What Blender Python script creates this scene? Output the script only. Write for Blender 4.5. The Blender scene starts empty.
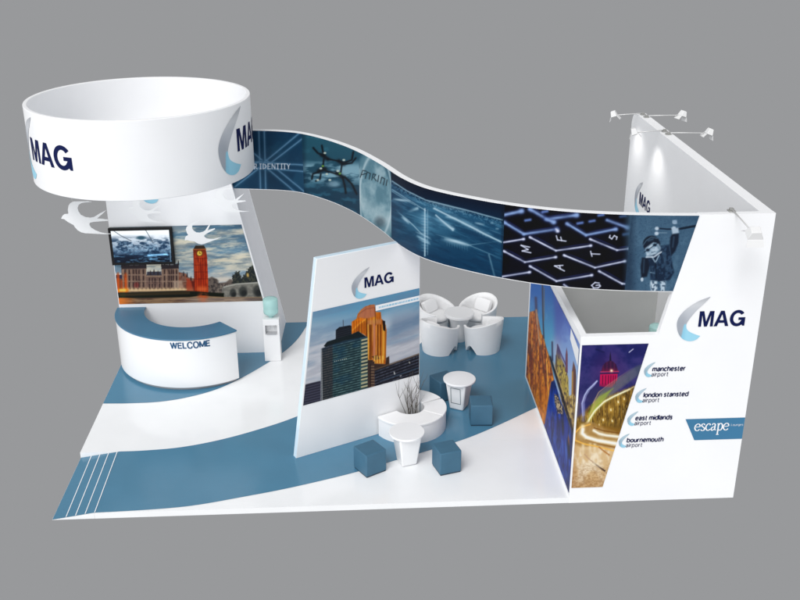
import bpy, bmesh, math, random
import numpy as np
from mathutils import Vector, Matrix

random.seed(7)
R = math.radians
C = bpy.context.scene.collection
P = 0.10          # height of the stand floor
H = 4.79          # height of the tall walls

# ------------------------------------------------------------------ materials
def lin(c):
    return tuple((v/12.92 if v <= .04045 else ((v+.055)/1.055)**2.4) for v in c)
def rgb(r, g, b): return lin((r/255, g/255, b/255))

def mat(name, col, rough=.45, spec=.5, metal=0., var=.0, scale=3., bump=0., bscale=40., trans=0., coat=0.):
    m = bpy.data.materials.new(name); m.use_nodes = True
    nt = m.node_tree; b = nt.nodes['Principled BSDF']
    b.inputs['Base Color'].default_value = (*col, 1); b.inputs['Roughness'].default_value = rough
    b.inputs['Specular IOR Level'].default_value = spec; b.inputs['Metallic'].default_value = metal
    b.inputs['Transmission Weight'].default_value = trans; b.inputs['Coat Weight'].default_value = coat
    tc = nt.nodes.new('ShaderNodeTexCoord')
    if var > 0:
        n = nt.nodes.new('ShaderNodeTexNoise'); n.inputs['Scale'].default_value = scale; n.inputs['Detail'].default_value = 6
        r = nt.nodes.new('ShaderNodeValToRGB')
        r.color_ramp.elements[0].position = .3; r.color_ramp.elements[1].position = .7
        r.color_ramp.elements[0].color = (*[max(0, v*(1-var)) for v in col], 1)
        r.color_ramp.elements[1].color = (*[min(1, v*(1+var)) for v in col], 1)
        nt.links.new(tc.outputs['Object'], n.inputs['Vector']); nt.links.new(n.outputs['Fac'], r.inputs['Fac'])
        nt.links.new(r.outputs['Color'], b.inputs['Base Color'])
    if bump > 0:
        n2 = nt.nodes.new('ShaderNodeTexNoise'); n2.inputs['Scale'].default_value = bscale; n2.inputs['Detail'].default_value = 4
        bp = nt.nodes.new('ShaderNodeBump'); bp.inputs['Strength'].default_value = bump; bp.inputs['Distance'].default_value = .01
        nt.links.new(tc.outputs['Object'], n2.inputs['Vector']); nt.links.new(n2.outputs['Fac'], bp.inputs['Height'])
        nt.links.new(bp.outputs['Normal'], b.inputs['Normal'])
    return m

M = {}
M['white'] = mat('white_paint', (.88, .885, .90), .42, .4, var=.015, scale=1.2)
M['gloss'] = mat('white_laminate', (.87, .875, .885), .22, .5, var=.01, scale=1.)
M['floorw'] = mat('white_floor', (.87, .88, .89), .13, .5, var=.02, scale=1.5)
M['blue'] = mat('blue_floor', rgb(76, 126, 154), .17, .45, var=.04, scale=1.3)
M['bluecarpet'] = mat('blue_vinyl', rgb(64, 104, 128), .55, .3, var=.05, scale=5)
M['bluetop'] = mat('blue_laminate', rgb(70, 118, 148), .35, .4, var=.03, scale=2)
M['grey'] = mat('shade_grey_inner_wall', (.42, .425, .42), .5, .4, var=.06, scale=.8)  # shade of the kiosk interior put into the colour as mid grey
M['side'] = mat('pale_grey_side', (.84, .85, .88), .5, .4, var=.02)
M['edge'] = mat('pale_blue_acrylic_edge', (.66, .80, .90), .15, .6)
M['leather'] = mat('white_leather', (.90, .90, .905), .42, .4, var=.02, bump=.25, bscale=60)
M['cushion'] = mat('white_cushion_fabric', (.90, .90, .905), .8, .2, var=.03, bump=.4, bscale=25)
M['plaster'] = mat('white_bench', (.87, .87, .88), .5, .35, var=.02, bump=.1)
M['slate'] = mat('dark_blue_base', rgb(34, 60, 78), .6)
M['seam'] = mat('grey_seam', (.42, .42, .43), .7)
M['soil'] = mat('planter_soil', (.06, .055, .05), .95, .1, var=.4, scale=30, bump=.8)
M['twig'] = mat('grey_twig', (.10, .09, .075), .8, .2, var=.3, scale=20)
M['black'] = mat('black_plastic', (.008, .008, .009), .5, .2)
M['navy'] = mat('navy_lettering', rgb(6, 20, 72), .6, .15)
M['navysoft'] = mat('dark_navy_lettering', rgb(18, 26, 72), .6, .15)
M['welcome'] = mat('blue_lettering', rgb(40, 84, 122), .4, .3)
M['lamp'] = mat('white_lamp_metal', (.75, .75, .75), .35, .5)
M['lampface'] = mat('grey_lamp_glass', (.30, .30, .29), .2, .6)
M['arm'] = mat('brushed_metal_arm', (.62, .62, .62), .35, .5, metal=.2)
M['teal'] = mat('teal_bottle', (.56, .88, .85), .25, .4, trans=.35)
M['slot'] = mat('cooler_recess', (.45, .46, .48), .5)
M['sign'] = mat('blue_sign_vinyl', rgb(62, 118, 155), .4, .3, var=.02)
M['line'] = mat('white_marking', (.85, .87, .9), .5)
M['outline'] = mat('grey_outline', (.16, .2, .22), .6)
M['bird'] = mat('white_acrylic', (.90, .91, .92), .3, .4)

def vcol_mat(name, rough=.38):
    m = bpy.data.materials.new(name); m.use_nodes = True; nt = m.node_tree; b = nt.nodes['Principled BSDF']
    a = nt.nodes.new('ShaderNodeAttribute'); a.attribute_name = 'ink'
    n = nt.nodes.new('ShaderNodeTexNoise'); n.inputs['Scale'].default_value = 120
    h = nt.nodes.new('ShaderNodeMixRGB'); h.blend_type = 'OVERLAY'; h.inputs['Fac'].default_value = .06
    nt.links.new(a.outputs['Color'], h.inputs['Color1']); nt.links.new(n.outputs['Color'], h.inputs['Color2'])
    nt.links.new(h.outputs['Color'], b.inputs['Base Color']); b.inputs['Roughness'].default_value = rough
    b.inputs['Specular IOR Level'].default_value = .12
    return m
M['print'] = vcol_mat('photo_print', .45)
M['logo'] = vcol_mat('logo_ink', .4)
M['screen'] = vcol_mat('lit_screen', .2)
_b = M['screen'].node_tree.nodes['Principled BSDF']; _a = [n for n in M['screen'].node_tree.nodes if n.type == 'ATTRIBUTE'][0]
M['screen'].node_tree.links.new(_a.outputs['Color'], _b.inputs['Emission Color']); _b.inputs['Emission Strength'].default_value = .55

# ------------------------------------------------------------------ scene helpers
def put(o, parent=None):
    C.objects.link(o)
    if parent is not None:
        o.parent = parent
        o.matrix_parent_inverse = Matrix.Identity(4)
        o.location = Vector(o.location) - world_loc(parent)
        r = world_rot(parent)
        if abs(r) > 1e-9:
            pass
    return o
def world_loc(o):
    v = Vector((0, 0, 0))
    while o is not None: v += Vector(o.location); o = o.parent
    return v
def world_rot(o): return o.rotation_euler.z if o else 0

def tag(o, label=None, cat=None, group=None, kind=None):
    if label: o['label'] = label
    if cat: o['category'] = cat
    if group: o['group'] = group
    if kind: o['kind'] = kind
    return o
def empty(name, loc, label, cat, group=None, rz=0):
    o = bpy.data.objects.new(name, None); o.location = loc; o.rotation_euler = (0, 0, rz); o.empty_display_size = .2
    C.objects.link(o); return tag(o, label, cat, group)

def mesh_obj(name, bm, m, parent=None, smooth=False, bevel=0, bseg=2, angle=None):
    bmesh.ops.recalc_face_normals(bm, faces=bm.faces)
    me = bpy.data.meshes.new(name); bm.to_mesh(me); bm.free()
    for mm in (m if isinstance(m, (list, tuple)) else [m]): me.materials.append(mm)
    if smooth:
        for p in me.polygons: p.use_smooth = True
        if angle: me.set_sharp_from_angle(angle=R(angle))
    o = bpy.data.objects.new(name, me); put(o, parent)
    if parent is not None and parent.type != 'EMPTY': o.location = (0, 0, 0)
    elif parent is not None: o.location = (0, 0, 0)
    if bevel:
        md = o.modifiers.new('bevel', 'BEVEL'); md.width = bevel; md.segments = bseg; md.limit_method = 'ANGLE'; md.angle_limit = R(40)
        for p in me.polygons: p.use_smooth = True
        me.set_sharp_from_angle(angle=R(35))
    return o
# all parts are modelled in the coordinates of their thing (Empty at its base); walls stand in world coordinates

def box(bm, x0, x1, y0, y1, z0, z1, rz=0, c=(0, 0)):
    vs = []
    for z in (z0, z1):
        for x, y in ((x0, y0), (x1, y0), (x1, y1), (x0, y1)):
            X = x*math.cos(rz)-y*math.sin(rz)+c[0]; Y = x*math.sin(rz)+y*math.cos(rz)+c[1]
            vs.append(bm.verts.new((X, Y, z)))
    for f in ((0, 3, 2, 1), (4, 5, 6, 7), (0, 1, 5, 4), (1, 2, 6, 5), (2, 3, 7, 6), (3, 0, 4, 7)):
        bm.faces.new([vs[i] for i in f])
def boxbm(*a, **k):
    bm = bmesh.new(); box(bm, *a, **k); return bm
def prism(bm, base, top):
    a = [bm.verts.new(p) for p in base]; b = [bm.verts.new(p) for p in top]; n = len(a)
    bm.faces.new(a[::-1]); bm.faces.new(b)
    for i in range(n): bm.faces.new((a[i], a[(i+1) % n], b[(i+1) % n], b[i]))
def lathe(bm, prof, c=(0, 0), n=64, cap=True):
    rings = []
    for r, z in prof:
        rings.append([bm.verts.new((c[0]+r*math.cos(2*math.pi*i/n), c[1]+r*math.sin(2*math.pi*i/n), z)) for i in range(n)])
    for a, b in zip(rings, rings[1:]):
        for i in range(n): bm.faces.new((a[i], a[(i+1) % n], b[(i+1) % n], b[i]))
    if cap:
        bm.faces.new(rings[0][::-1]); bm.faces.new(rings[-1])
    return rings
def tube(bm, pts, rad, n=6):
    rings = []
    for i, p in enumerate(pts):
        p = Vector(p); d = (Vector(pts[min(i+1, len(pts)-1)])-Vector(pts[max(i-1, 0)])).normalized()
        u = d.cross(Vector((.13, .97, .2))).normalized(); v = d.cross(u)
        r = rad[i] if isinstance(rad, (list, tuple)) else rad
        rings.append([bm.verts.new(p+u*r*math.cos(2*math.pi*k/n)+v*r*math.sin(2*math.pi*k/n)) for k in range(n)])
    for a, b in zip(rings, rings[1:]):
        for k in range(n): bm.faces.new((a[k], a[(k+1) % n], b[(k+1) % n], b[k]))
    bm.faces.new(rings[0][::-1]); bm.faces.new(rings[-1])
def crom(pts, n=10):
    Q = [Vector(q) for q in pts]; Q = [2*Q[0]-Q[1]]+Q+[2*Q[-1]-Q[-2]]; o = []
    for i in range(1, len(Q)-2):
        for k in range(n):
            t = k/n; a, b, c, d = Q[i-1:i+3]
            o.append(.5*((2*b)+(-a+c)*t+(2*a-5*b+4*c-d)*t*t+(-a+3*b-3*c+d)*t**3))
    o.append(Q[-2]); return o

# ------------------------------------------------------------------ ink: painting the printed pictures
rng = np.random.default_rng(3)
LAT = rng.random((8, 256, 256))
def noise(x, y, seed=0):
    L = LAT[seed % 8]; xi = np.floor(x).astype(int); yi = np.floor(y).astype(int); fx = x-xi; fy = y-yi
    fx = fx*fx*(3-2*fx); fy = fy*fy*(3-2*fy); a = L[xi % 256, yi % 256]; b = L[(xi+1) % 256, yi % 256]
    c = L[xi % 256, (yi+1) % 256]; d = L[(xi+1) % 256, (yi+1) % 256]
    return (a*(1-fx)+b*fx)*(1-fy)+(c*(1-fx)+d*fx)*fy
def fbm(x, y, seed=0, o=4):
    s = 0; a = .5; t = 0
    for k in range(o): s = s+a*noise(x*2**k+17.3*k, y*2**k+5.1*k, seed+k); t += a; a *= .55
    return s/t
def sstep(a, b, x):
    t = np.clip((x-a)/(b-a), 0, 1); return t*t*(3-2*t)

class Ink:
    """Colours (sRGB 0-255) for the points of one print; x, y are picture coordinates of that print."""
    def __init__(s, x, y): s.x = x; s.y = y; s.c = np.zeros((len(x), 3))
    def mix(s, m, col):
        m = np.clip(m, 0, 1)[:, None]; col = np.asarray(col, float)
        if col.ndim == 1: col = col[None, :]
        s.c = s.c*(1-m)+col*m
    def fill(s, col): s.c = np.broadcast_to(np.asarray(col, float), s.c.shape).copy()
    def add(s, m, col): s.c = np.clip(s.c+np.clip(m, 0, 4)[:, None]*np.asarray(col, float)[None, :], 0, 255)
    def grad(s, a, b, ca, cb, axis='y'):
        t = sstep(a, b, getattr(s, axis))[:, None]; return np.asarray(ca, float)*(1-t)+np.asarray(cb, float)*t
    def segd(s, a, b):
        ax, ay = a; bx, by = b; dx = bx-ax; dy = by-ay; L = dx*dx+dy*dy+1e-9
        t = np.clip(((s.x-ax)*dx+(s.y-ay)*dy)/L, 0, 1); return np.hypot(s.x-ax-t*dx, s.y-ay-t*dy)
    def pd(s, pts):
        d = np.full(len(s.x), 1e9); inside = np.zeros(len(s.x), bool); n = len(pts)
        for i in range(n):
            a = pts[i]; b = pts[(i+1) % n]; d = np.minimum(d, s.segd(a, b))
            if a[1] != b[1]:
                cnd = (a[1] > s.y) != (b[1] > s.y)
                xx = (b[0]-a[0])*(s.y-a[1])/(b[1]-a[1])+a[0]; inside ^= cnd & (s.x < xx)
        return np.where(inside, -d, d)
    def pm(s, pts, soft=.6): return np.clip(.5-s.pd(pts)/soft, 0, 1)
    def poly(s, pts, col, soft=.6, a=1.): s.mix(s.pm(pts, soft)*a, col)
    def line(s, pts, w, col, a=1., soft=.7):
        d = np.full(len(s.x), 1e9)
        for p, q in zip(pts, pts[1:]): d = np.minimum(d, s.segd(p, q))
        s.mix(np.clip((w/2-d)/soft+.5, 0, 1)*a, col)
    def glow(s, pts, w, col, a=1.):
        d = np.full(len(s.x), 1e9)
        for p, q in zip(pts, pts[1:]): d = np.minimum(d, s.segd(p, q))
        s.add(a*np.exp(-(d/w)**2), col)
    def soft(s, pts, w, col, a=1., taper=0):
        '''line with a soft gaussian edge; taper 1 fades both ends, 2 the start, 3 the end'''
        d = np.full(len(s.x), 1e9); t = np.zeros(len(s.x)); n = len(pts)-1
        for i, (p, q) in enumerate(zip(pts, pts[1:])):
            e = s.segd(p, q); dx = q[0]-p[0]; dy = q[1]-p[1]; u = np.clip(((s.x-p[0])*dx+(s.y-p[1])*dy)/(dx*dx+dy*dy+1e-9), 0, 1)
            t = np.where(e < d, (i+u)/n, t); d = np.minimum(d, e)
        f = 1. if not taper else (np.sin(np.pi*t)**.6 if taper == 1 else (t if taper == 2 else 1-t))
        s.mix(a*f*np.exp(-(d/w)**2), col)
    def cells(s, u, v, seed=0): return LAT[seed][np.floor(u).astype(int) % 256, np.floor(v).astype(int) % 256]
    def em(s, c, rx, ry, soft=.3, rot=0):
        dx = s.x-c[0]; dy = s.y-c[1]; cr = math.cos(rot); sr = math.sin(rot)
        r = np.hypot((dx*cr+dy*sr)/rx, (-dx*sr+dy*cr)/ry); return np.clip((1-r)/soft+.5, 0, 1)
    def ell(s, c, rx, ry, col, a=1., soft=.3, rot=0): s.mix(s.em(c, rx, ry, soft, rot)*a, col)

def homog(src, dst):
    A = []
    for (x, y), (u, v) in zip(src, dst):
        A.append([x, y, 1, 0, 0, 0, -u*x, -u*y, -u]); A.append([0, 0, 0, x, y, 1, -v*x, -v*y, -v])
    return np.linalg.svd(np.array(A, float))[2][-1].reshape(3, 3)
def hmap(Hm, x, y):
    w = Hm[2, 0]*x+Hm[2, 1]*y+Hm[2, 2]; return (Hm[0, 0]*x+Hm[0, 1]*y+Hm[0, 2])/w, (Hm[1, 0]*x+Hm[1, 1]*y+Hm[1, 2])/w

def print_mesh(name, X, Y, Z, ink, parent, nu, nv, m=None, gain=.80, keep=None):
    """X,Y,Z arrays of shape (nv,nu); ink (nv*nu,3) sRGB 0..255 -> one sheet"""
    co = np.stack([X.ravel(), Y.ravel(), Z.ravel()], 1).astype(np.float32)
    i = np.arange((nv-1)*(nu-1)); r = i//(nu-1); c = i % (nu-1); a = r*nu+c
    quads = np.stack([a, a+1, a+1+nu, a+nu], 1).astype(np.int32)
    if keep is not None: quads = quads[keep.ravel()]
    me = bpy.data.meshes.new(name); me.vertices.add(len(co)); me.vertices.foreach_set('co', co.ravel())
    me.loops.add(quads.size); me.loops.foreach_set('vertex_index', quads.ravel())
    me.polygons.add(len(quads)); me.polygons.foreach_set('loop_start', (np.arange(len(quads))*4).astype(np.int32))
    me.polygons.foreach_set('loop_total', np.full(len(quads), 4, np.int32))
    me.polygons.foreach_set('use_smooth', np.ones(len(quads), bool))
    me.update(calc_edges=True); me.validate()
    v = np.clip(ink, 0, 255)/255; v = v if 'logo' in name else np.clip((v-.035)*1.06, .0, 1); l = np.where(v <= .04045, v/12.92, ((v+.055)/1.055)**2.4)*gain
    at = me.color_attributes.new('ink', 'FLOAT_COLOR', 'POINT')
    at.data.foreach_set('color', np.concatenate([l, np.ones((len(l), 1))], 1).astype(np.float32).ravel())
    me.materials.append(m or M['print'])
    o = bpy.data.objects.new(name, me); put(o, parent); o.location = (0, 0, 0) if parent is None else -world_loc(parent)
    return o

# ------------------------------------------------------------------ logo and lettering
GM = [[(0, 0), (0, 1), (.29, 1), (.475, .33), (.66, 1), (.95, 1), (.95, 0), (.76, 0), (.76, .75), (.57, 0), (.38, 0), (.19, .75), (.19, 0)]]
GA = [[(1.0, 0), (1.36, 1), (1.48, 1), (1.48, .78), (1.22, 0)], [(1.48, 1), (1.6, 1), (1.96, 0), (1.74, 0), (1.48, .78)],
      [(1.293, .22), (1.35, .39), (1.61, .39), (1.667, .22)]]
_a = [(2.5+.5*math.cos(R(t)), .5+.53*math.sin(R(t))) for t in range(38, 316, 9)]
_b = [(2.5+.275*math.cos(R(t)), .5+.335*math.sin(R(t))) for t in range(38, 316, 9)]
GG = [[_a[i], _a[i+1], _b[i+1], _b[i]] for i in range(len(_a)-1)]
GG.append([(2.56, .55), (3.0, .55), (3.0, 0), (2.87, 0), _a[-1], _b[-1], (2.77, .38), (2.56, .38)])
def flat_bm(polys, scale=1, ox=0, oy=0):
    bm = bmesh.new()
    for p in polys: bm.faces.new([bm.verts.new((x*scale+ox, y*scale+oy, 0)) for x, y in p])
    bmesh.ops.remove_doubles(bm, verts=bm.verts, dist=1e-5)
    return bm
def text_bm(s, size, bold=0., shear=0., spacing=1.):
    c = bpy.data.curves.new('lettering', 'FONT'); c.body = s; c.size = size; c.offset = bold*size; c.shear = shear
    c.space_character = spacing; c.resolution_u = 3; c.fill_mode = 'FRONT'
    o = bpy.data.objects.new('lettering', c); C.objects.link(o)
    dg = bpy.context.evaluated_depsgraph_get(); me = bpy.data.meshes.new_from_object(o.evaluated_get(dg))
    bpy.data.objects.remove(o); bpy.data.curves.remove(c)
    bm = bmesh.new(); bm.from_mesh(me); bpy.data.meshes.remove(me)
    for f in bm.faces: f.material_index = 0
    return bm
def lay(name, bm, fn, m, parent, step=None):
    """bend a flat drawing (x, y) onto a surface with fn(x, y) -> point"""
    if step:
        bmesh.ops.triangulate(bm, faces=bm.faces)
        xs = [v.co.x for v in bm.verts]; x = min(xs)+step
        while x < max(xs):
            bmesh.ops.bisect_plane(bm, geom=list(bm.verts)+list(bm.edges)+list(bm.faces), plane_co=(x, 0, 0), plane_no=(1, 0, 0)); x += step
    for v in bm.verts: v.co = Vector(fn(v.co.x, v.co.y))
    me = bpy.data.meshes.new(name); bm.to_mesh(me); bm.free(); me.materials.append(m)
    o = bpy.data.objects.new(name, me); put(o, parent)
    o.location = (0, 0, 0) if parent is None else -world_loc(parent)
    return o
def crescent(name, k, ox, oy, fn, parent, pale=0.):
    out = crom([(.53, 1.93, 0), (-.22, 1.62, 0), (-.92, 1.08, 0), (-1.28, .45, 0), (-1.2, -.25, 0), (-.88, -.74, 0), (-.45, -.93, 0), (-.05, -.86, 0), (.21, -.6, 0)], 8)
    inn = crom([(.50, 1.86, 0), (.20, 1.5, 0), (-.17, 1.1, 0), (-.48, .68, 0), (-.70, .26, 0), (-.70, -.02, 0), (-.56, -.25, 0), (-.22, -.45, 0), (.19, -.61, 0)], 8)
    n = len(out); w = 9; X = np.zeros((n, w)); Y = np.zeros((n, w))
    for i in range(n):
        for j in range(w):
            t = j/(w-1); p = out[i]*(1-t)+inn[i]*t; X[i, j] = p.x; Y[i, j] = p.y
    ink = Ink(X.ravel(), Y.ravel()); T = sstep(1.9, .2, ink.y)[:, None]
    ink.c = (1-T)*np.array([230., 232, 235])+T*np.array([172., 178, 188]); ink.mix(sstep(-.95, -.5, ink.x+.1*ink.y)*sstep(1.4, .9, ink.y)*.55, (206, 210, 218))
    ink.mix(sstep(1.3, 1.9, ink.y)*.35, (120, 125, 135))
    ink.mix(sstep(-.2, -.9, ink.y)*.5, (120, 165, 190))
    blue = np.clip((.22-ink.y)/.06, 0, 1)*np.clip((ink.x+.90-.10*ink.y)/.05, 0, 1)
    ink.mix(blue, (166, 224, 247)); ink.mix(blue*sstep(-.6, -.9, ink.x)*.3, (110, 180, 215))
    if pale: ink.c = ink.c*(1-pale)+np.array([150., 195, 215])*pale
    pts = np.array([fn(float(x)*k+ox, float(y)*k+oy) for x, y in zip(X.ravel(), Y.ravel())])
    o = print_mesh(name, pts[:, 0].reshape(n, w), pts[:, 1].reshape(n, w), pts[:, 2].reshape(n, w), ink.c, parent, w, n, M['logo'], .85)
    return o
def logo(parent, fn, cap, ox, oy, step=None, nx_=1.):
    crescent('logo_crescent', cap, ox, oy, fn, parent)
    lay('logo_lettering', flat_bm([[(x*nx_, y) for x, y in p_] for p_ in GM+GA+GG], cap, ox, oy), fn, M['navy'], parent, step)


def nib(bm, pts, wv, wh, fn, n=9):
    """one pen stroke as a row of quads; wv = width of upright strokes, wh = of level ones"""
    c = crom([(x, y, 0) for x, y in pts], n) if len(pts) > 2 else [Vector((*p, 0)) for p in pts]; prev = None
    for i, p in enumerate(c):
        d_ = (c[min(i+1, len(c)-1)]-c[max(i-1, 0)]).normalized(); w = wh+(wv-wh)*abs(d_.y)**1.3; nn = Vector((-d_.y, d_.x, 0))*w/2
        a = bm.verts.new(fn(p.x+nn.x, p.y+nn.y)); b = bm.verts.new(fn(p.x-nn.x, p.y-nn.y))
        if prev: bm.faces.new((prev[0], a, b, prev[1]))
        prev = (a, b)
ARCH = [(.0, .55), (.12, .88), (.37, 1.0), (.62, .88), (.70, .6), (.70, .3), (.70, 0)]
BOWL = [(0, .62), (.14, .92), (.4, 1.0), (.68, .85), (.78, .5), (.68, .15), (.4, 0), (.14, .08), (0, .38)]
OO = [(.4, 1), (.12, .86), (0, .5), (.12, .14), (.4, 0), (.68, .14), (.8, .5), (.68, .86), (.4, 1)]
mx = lambda P_, w: [(w-x, y) for x, y in P_]
FONT = {
 'a': (.68, [[(.06, .78), (.2, .97), (.42, 1), (.62, .88), (.66, .6), (.66, .3), (.66, 0)], [(.66, .56), (.36, .56), (.08, .44), (.04, .2), (.2, 0), (.46, .04), (.66, .26)]]),
 'b': (.78, [[(0, 0), (0, 1.42)], BOWL]), 'c': (.66, [[(.66, .8), (.46, 1), (.18, .94), (0, .5), (.18, .06), (.46, 0), (.66, .2)]]),
 'd': (.78, [[(.78, 0), (.78, 1.42)], mx(BOWL, .78)]), 'e': (.74, [[(.02, .52), (.74, .52)], [(.74, .52), (.66, .86), (.4, 1), (.12, .86), (0, .5), (.12, .12), (.42, 0), (.70, .16)]]),
 'g': (.78, [[(.78, 1), (.78, .4), (.78, -.1), (.62, -.36), (.34, -.4), (.1, -.3)], mx(BOWL, .78)]), 'h': (.70, [[(0, 0), (0, 1.42)], ARCH]),
 'i': (.0, [[(0, 0), (0, 1)], [(0, 1.2), (0, 1.42)]]), 'l': (.0, [[(0, 0), (0, 1.42)]]),
 'm': (1.16, [[(0, 0), (0, 1)], [(x*.83, y) for x, y in ARCH], [(.58+x*.83, y) for x, y in ARCH]]), 'n': (.70, [[(0, 0), (0, 1)], ARCH]),
 'o': (.80, [OO]), 'p': (.78, [[(0, -.4), (0, 1)], BOWL]), 'r': (.42, [[(0, 0), (0, 1)], [(0, .5), (.12, .86), (.28, .98), (.44, .98)]]),
 's': (.60, [[(.58, .80), (.36, 1), (.1, .92), (.08, .66), (.3, .54), (.52, .42), (.56, .14), (.32, 0), (.02, .18)]]),
 't': (.46, [[(.18, 1.3), (.18, .7), (.18, .25), (.28, .02), (.48, .02)], [(0, .97), (.46, .97)]]), 'u': (.70, [mx([(x, 1-y) for x, y in ARCH], .70), [(.70, 0), (.70, 1)]]),
 'L': (.66, [[(0, 1.42), (0, 0)], [(0, .08), (.7, .08)]]), 'E': (.76, [[(0, 1.4), (0, 0)], [(0, 1.31), (.8, 1.31)], [(0, .74), (.74, .74)], [(0, .09), (.82, .09)]]),
 'W': (1.38, [[(0, 1.4), (.35, 0)], [(.35, 0), (.69, 1.4)], [(.69, 1.4), (1.03, 0)], [(1.03, 0), (1.38, 1.4)]]),
 'C': (.98, [[(.98, 1.0), (.8, 1.34), (.5, 1.42), (.14, 1.2), (0, .7), (.14, .2), (.5, -.02), (.82, .08), (1.0, .44)]]),
 'O': (1.06, [[(x*1.33, y*1.44-.02) for x, y in OO]]), 'M': (1.1, [[(0, 0), (0, 1.4)], [(0, 1.4), (.55, .1)], [(.55, .1), (1.1, 1.4)], [(1.1, 1.4), (1.1, 0)]]),
}
def sans(name, s_, k, fn, m, parent, wt=.2, gap=.34, shear=0., sx_=1.):
    """letters of s_ with x-height k; fn(x, y, lift) -> point in the world"""
    bm = bmesh.new(); x = 0; q = 0
    for ch_ in s_:
        w_, st = FONT[ch_]
        for p_ in st:
            q += 1; nib(bm, [(x+a, b) for a, b in p_], wt, wt*.88, lambda u, v, q=q: fn((u+shear*v)*k*sx_, v*k, .00012*q), 5)
        x += w_+gap
    me = bpy.data.meshes.new(name); bm.to_mesh(me); bm.free(); me.materials.append(m)
    o = bpy.data.objects.new(name, me); put(o, parent); o.location = -world_loc(parent); return (x-gap)*k*sx_

# ------------------------------------------------------------------ floor of the stand (the setting)
W, D = 10.8, 7.09
bm = bmesh.new()     # white slab with the ramp cut in its front left corner
prism(bm, [(0, 1.81, 0), (W, 1.81, 0), (W, D, 0), (0, D, 0)], [(0, 1.81, P), (W, 1.81, P), (W, D, P), (0, D, P)])
prism(bm, [(.66, 0, 0), (W, 0, 0), (W, 1.808, 0), (.66, 1.808, 0)], [(.66, 0, P), (W, 0, P), (W, 1.808, P), (.66, 1.808, P)])
floor = mesh_obj('floor', bm, M['floorw']); tag(floor, kind='structure')
bm = bmesh.new()
vs = [bm.verts.new(v) for v in ((0, 0, .001), (.658, 0, .001), (.658, 1.806, .001), (0, 1.806, .001), (.658, 0, P), (.658, 1.806, P))]
for f in ((0, 1, 4), (3, 5, 2), (0, 4, 5, 3), (1, 2, 5, 4), (0, 3, 2, 1)): bm.faces.new([vs[i] for i in f])
ramp = mesh_obj('floor_ramp', bm, M['floorw']); tag(ramp, kind='structure')

up = crom([(0, 3.56, 0), (.51, 3.54, 0), (1.07, 3.57, 0), (1.6, 3.73, 0), (2.14, 4.06, 0), (2.68, 4.67, 0), (3.21, 5.46, 0), (3.53, 6.17, 0), (3.76, D-.002, 0)], 10)
lo = crom([(.66, 1.81, 0), (1.1, 1.82, 0), (1.7, 1.89, 0), (2.36, 2.1, 0), (3.04, 2.44, 0), (3.66, 2.84, 0), (4.5, 3.55, 0), (5.35, 4.5, 0), (6.15, 5.8, 0), (6.7, D-.002, 0)], 10)
fr = crom([(.66, .012, 0), (1.21, .03, 0), (1.82, .07, 0), (2.28, .14, 0), (2.89, .30, 0), (3.68, .53, 0), (4.65, .89, 0), (5.41, 1.25, 0), (6.49, 1.78, 0), (7.16, 2.2, 0), (8.13, 2.93, 0)], 10)
def inlay(name, pts, z=P+.004):
    bm = bmesh.new(); bm.faces.new([bm.verts.new((p[0], p[1], z)) for p in pts]); bmesh.ops.triangulate(bm, faces=bm.faces)
    o = mesh_obj(name, bm, M['blue']); return tag(o, kind='structure')
inlay('floor_inlay', [(0.003, D-.002)]+[tuple(p[:2]) for p in up][0:0]+[(.003, 3.56)]+[tuple(p[:2]) for p in up[1:]])
inlay('floor_inlay', [tuple(p[:2]) for p in fr]+[(8.13, 4.202), (10.79, 4.202), (10.79, D-.002)]+[tuple(p[:2]) for p in lo[::-1]])
bm = bmesh.new()      # blue covering of the ramp, following its slope
bm.faces.new([bm.verts.new(v) for v in ((.004, .004, .006), (.658, .012, P+.004), (.658, 1.806, P+.004), (.004, 1.806, .006))])
tag(mesh_obj('floor_ramp_covering', bm, M['blue']), kind='structure')
bm = bmesh.new()
for x in (.185, .335, .485, .635):
    z = lambda q: P*q/.658+.0085
    a, b = x-.007, x+.007
    bm.faces.new([bm.verts.new(v) for v in ((a+.03, .012, z(a+.03)), (b+.03, .012, z(b+.03)), (b, 1.80, z(b)), (a, 1.80, z(a)))])
tag(mesh_obj('floor_marking', bm, M['line']), kind='structure')

# ------------------------------------------------------------------ storage room with the river print
Yr = 5.6
room = empty('storage_room', (1.5, 6.3, P), 'white box-shaped store room at the back left, city river picture on its front', 'storage room')
bm = bmesh.new()
sl = lambda z: 3.18-.2033*(z-P)
prism(bm, [(0, Yr, P), (3.18, Yr, P), (3.24, D, P), (0, D, P)], [(0, Yr, 4.28), (sl(4.28), Yr, 4.28), (sl(4.28)+.06, D, 4.28), (0, D, 4.28)])
for v in bm.verts: v.co -= Vector((1.5, 6.3, P))
# front is white, the slanting side is grey
bm.faces.ensure_lookup_table(); bmesh.ops.recalc_face_normals(bm, faces=bm.faces)
for f in bm.faces: f.material_index = 1 if f.normal.x > .8 else 0
mesh_obj('wall', bm, [M['white'], M['side']], room)
bm = bmesh.new()     # bright metal edge strips of the slanting side
for y, dx in ((Yr+.0, .0), (D, .06)):
    a = (sl(P)+dx+.004, y, P+.005); b = (sl(4.27)+dx+.004, y, 4.27)
    tube(bm, [tuple(Vector(a)-Vector((1.5, 6.3, P))), tuple(Vector(b)-Vector((1.5, 6.3, P)))], .011, 6)
mesh_obj('edge_trim', bm, M['bird'], room)

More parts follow.
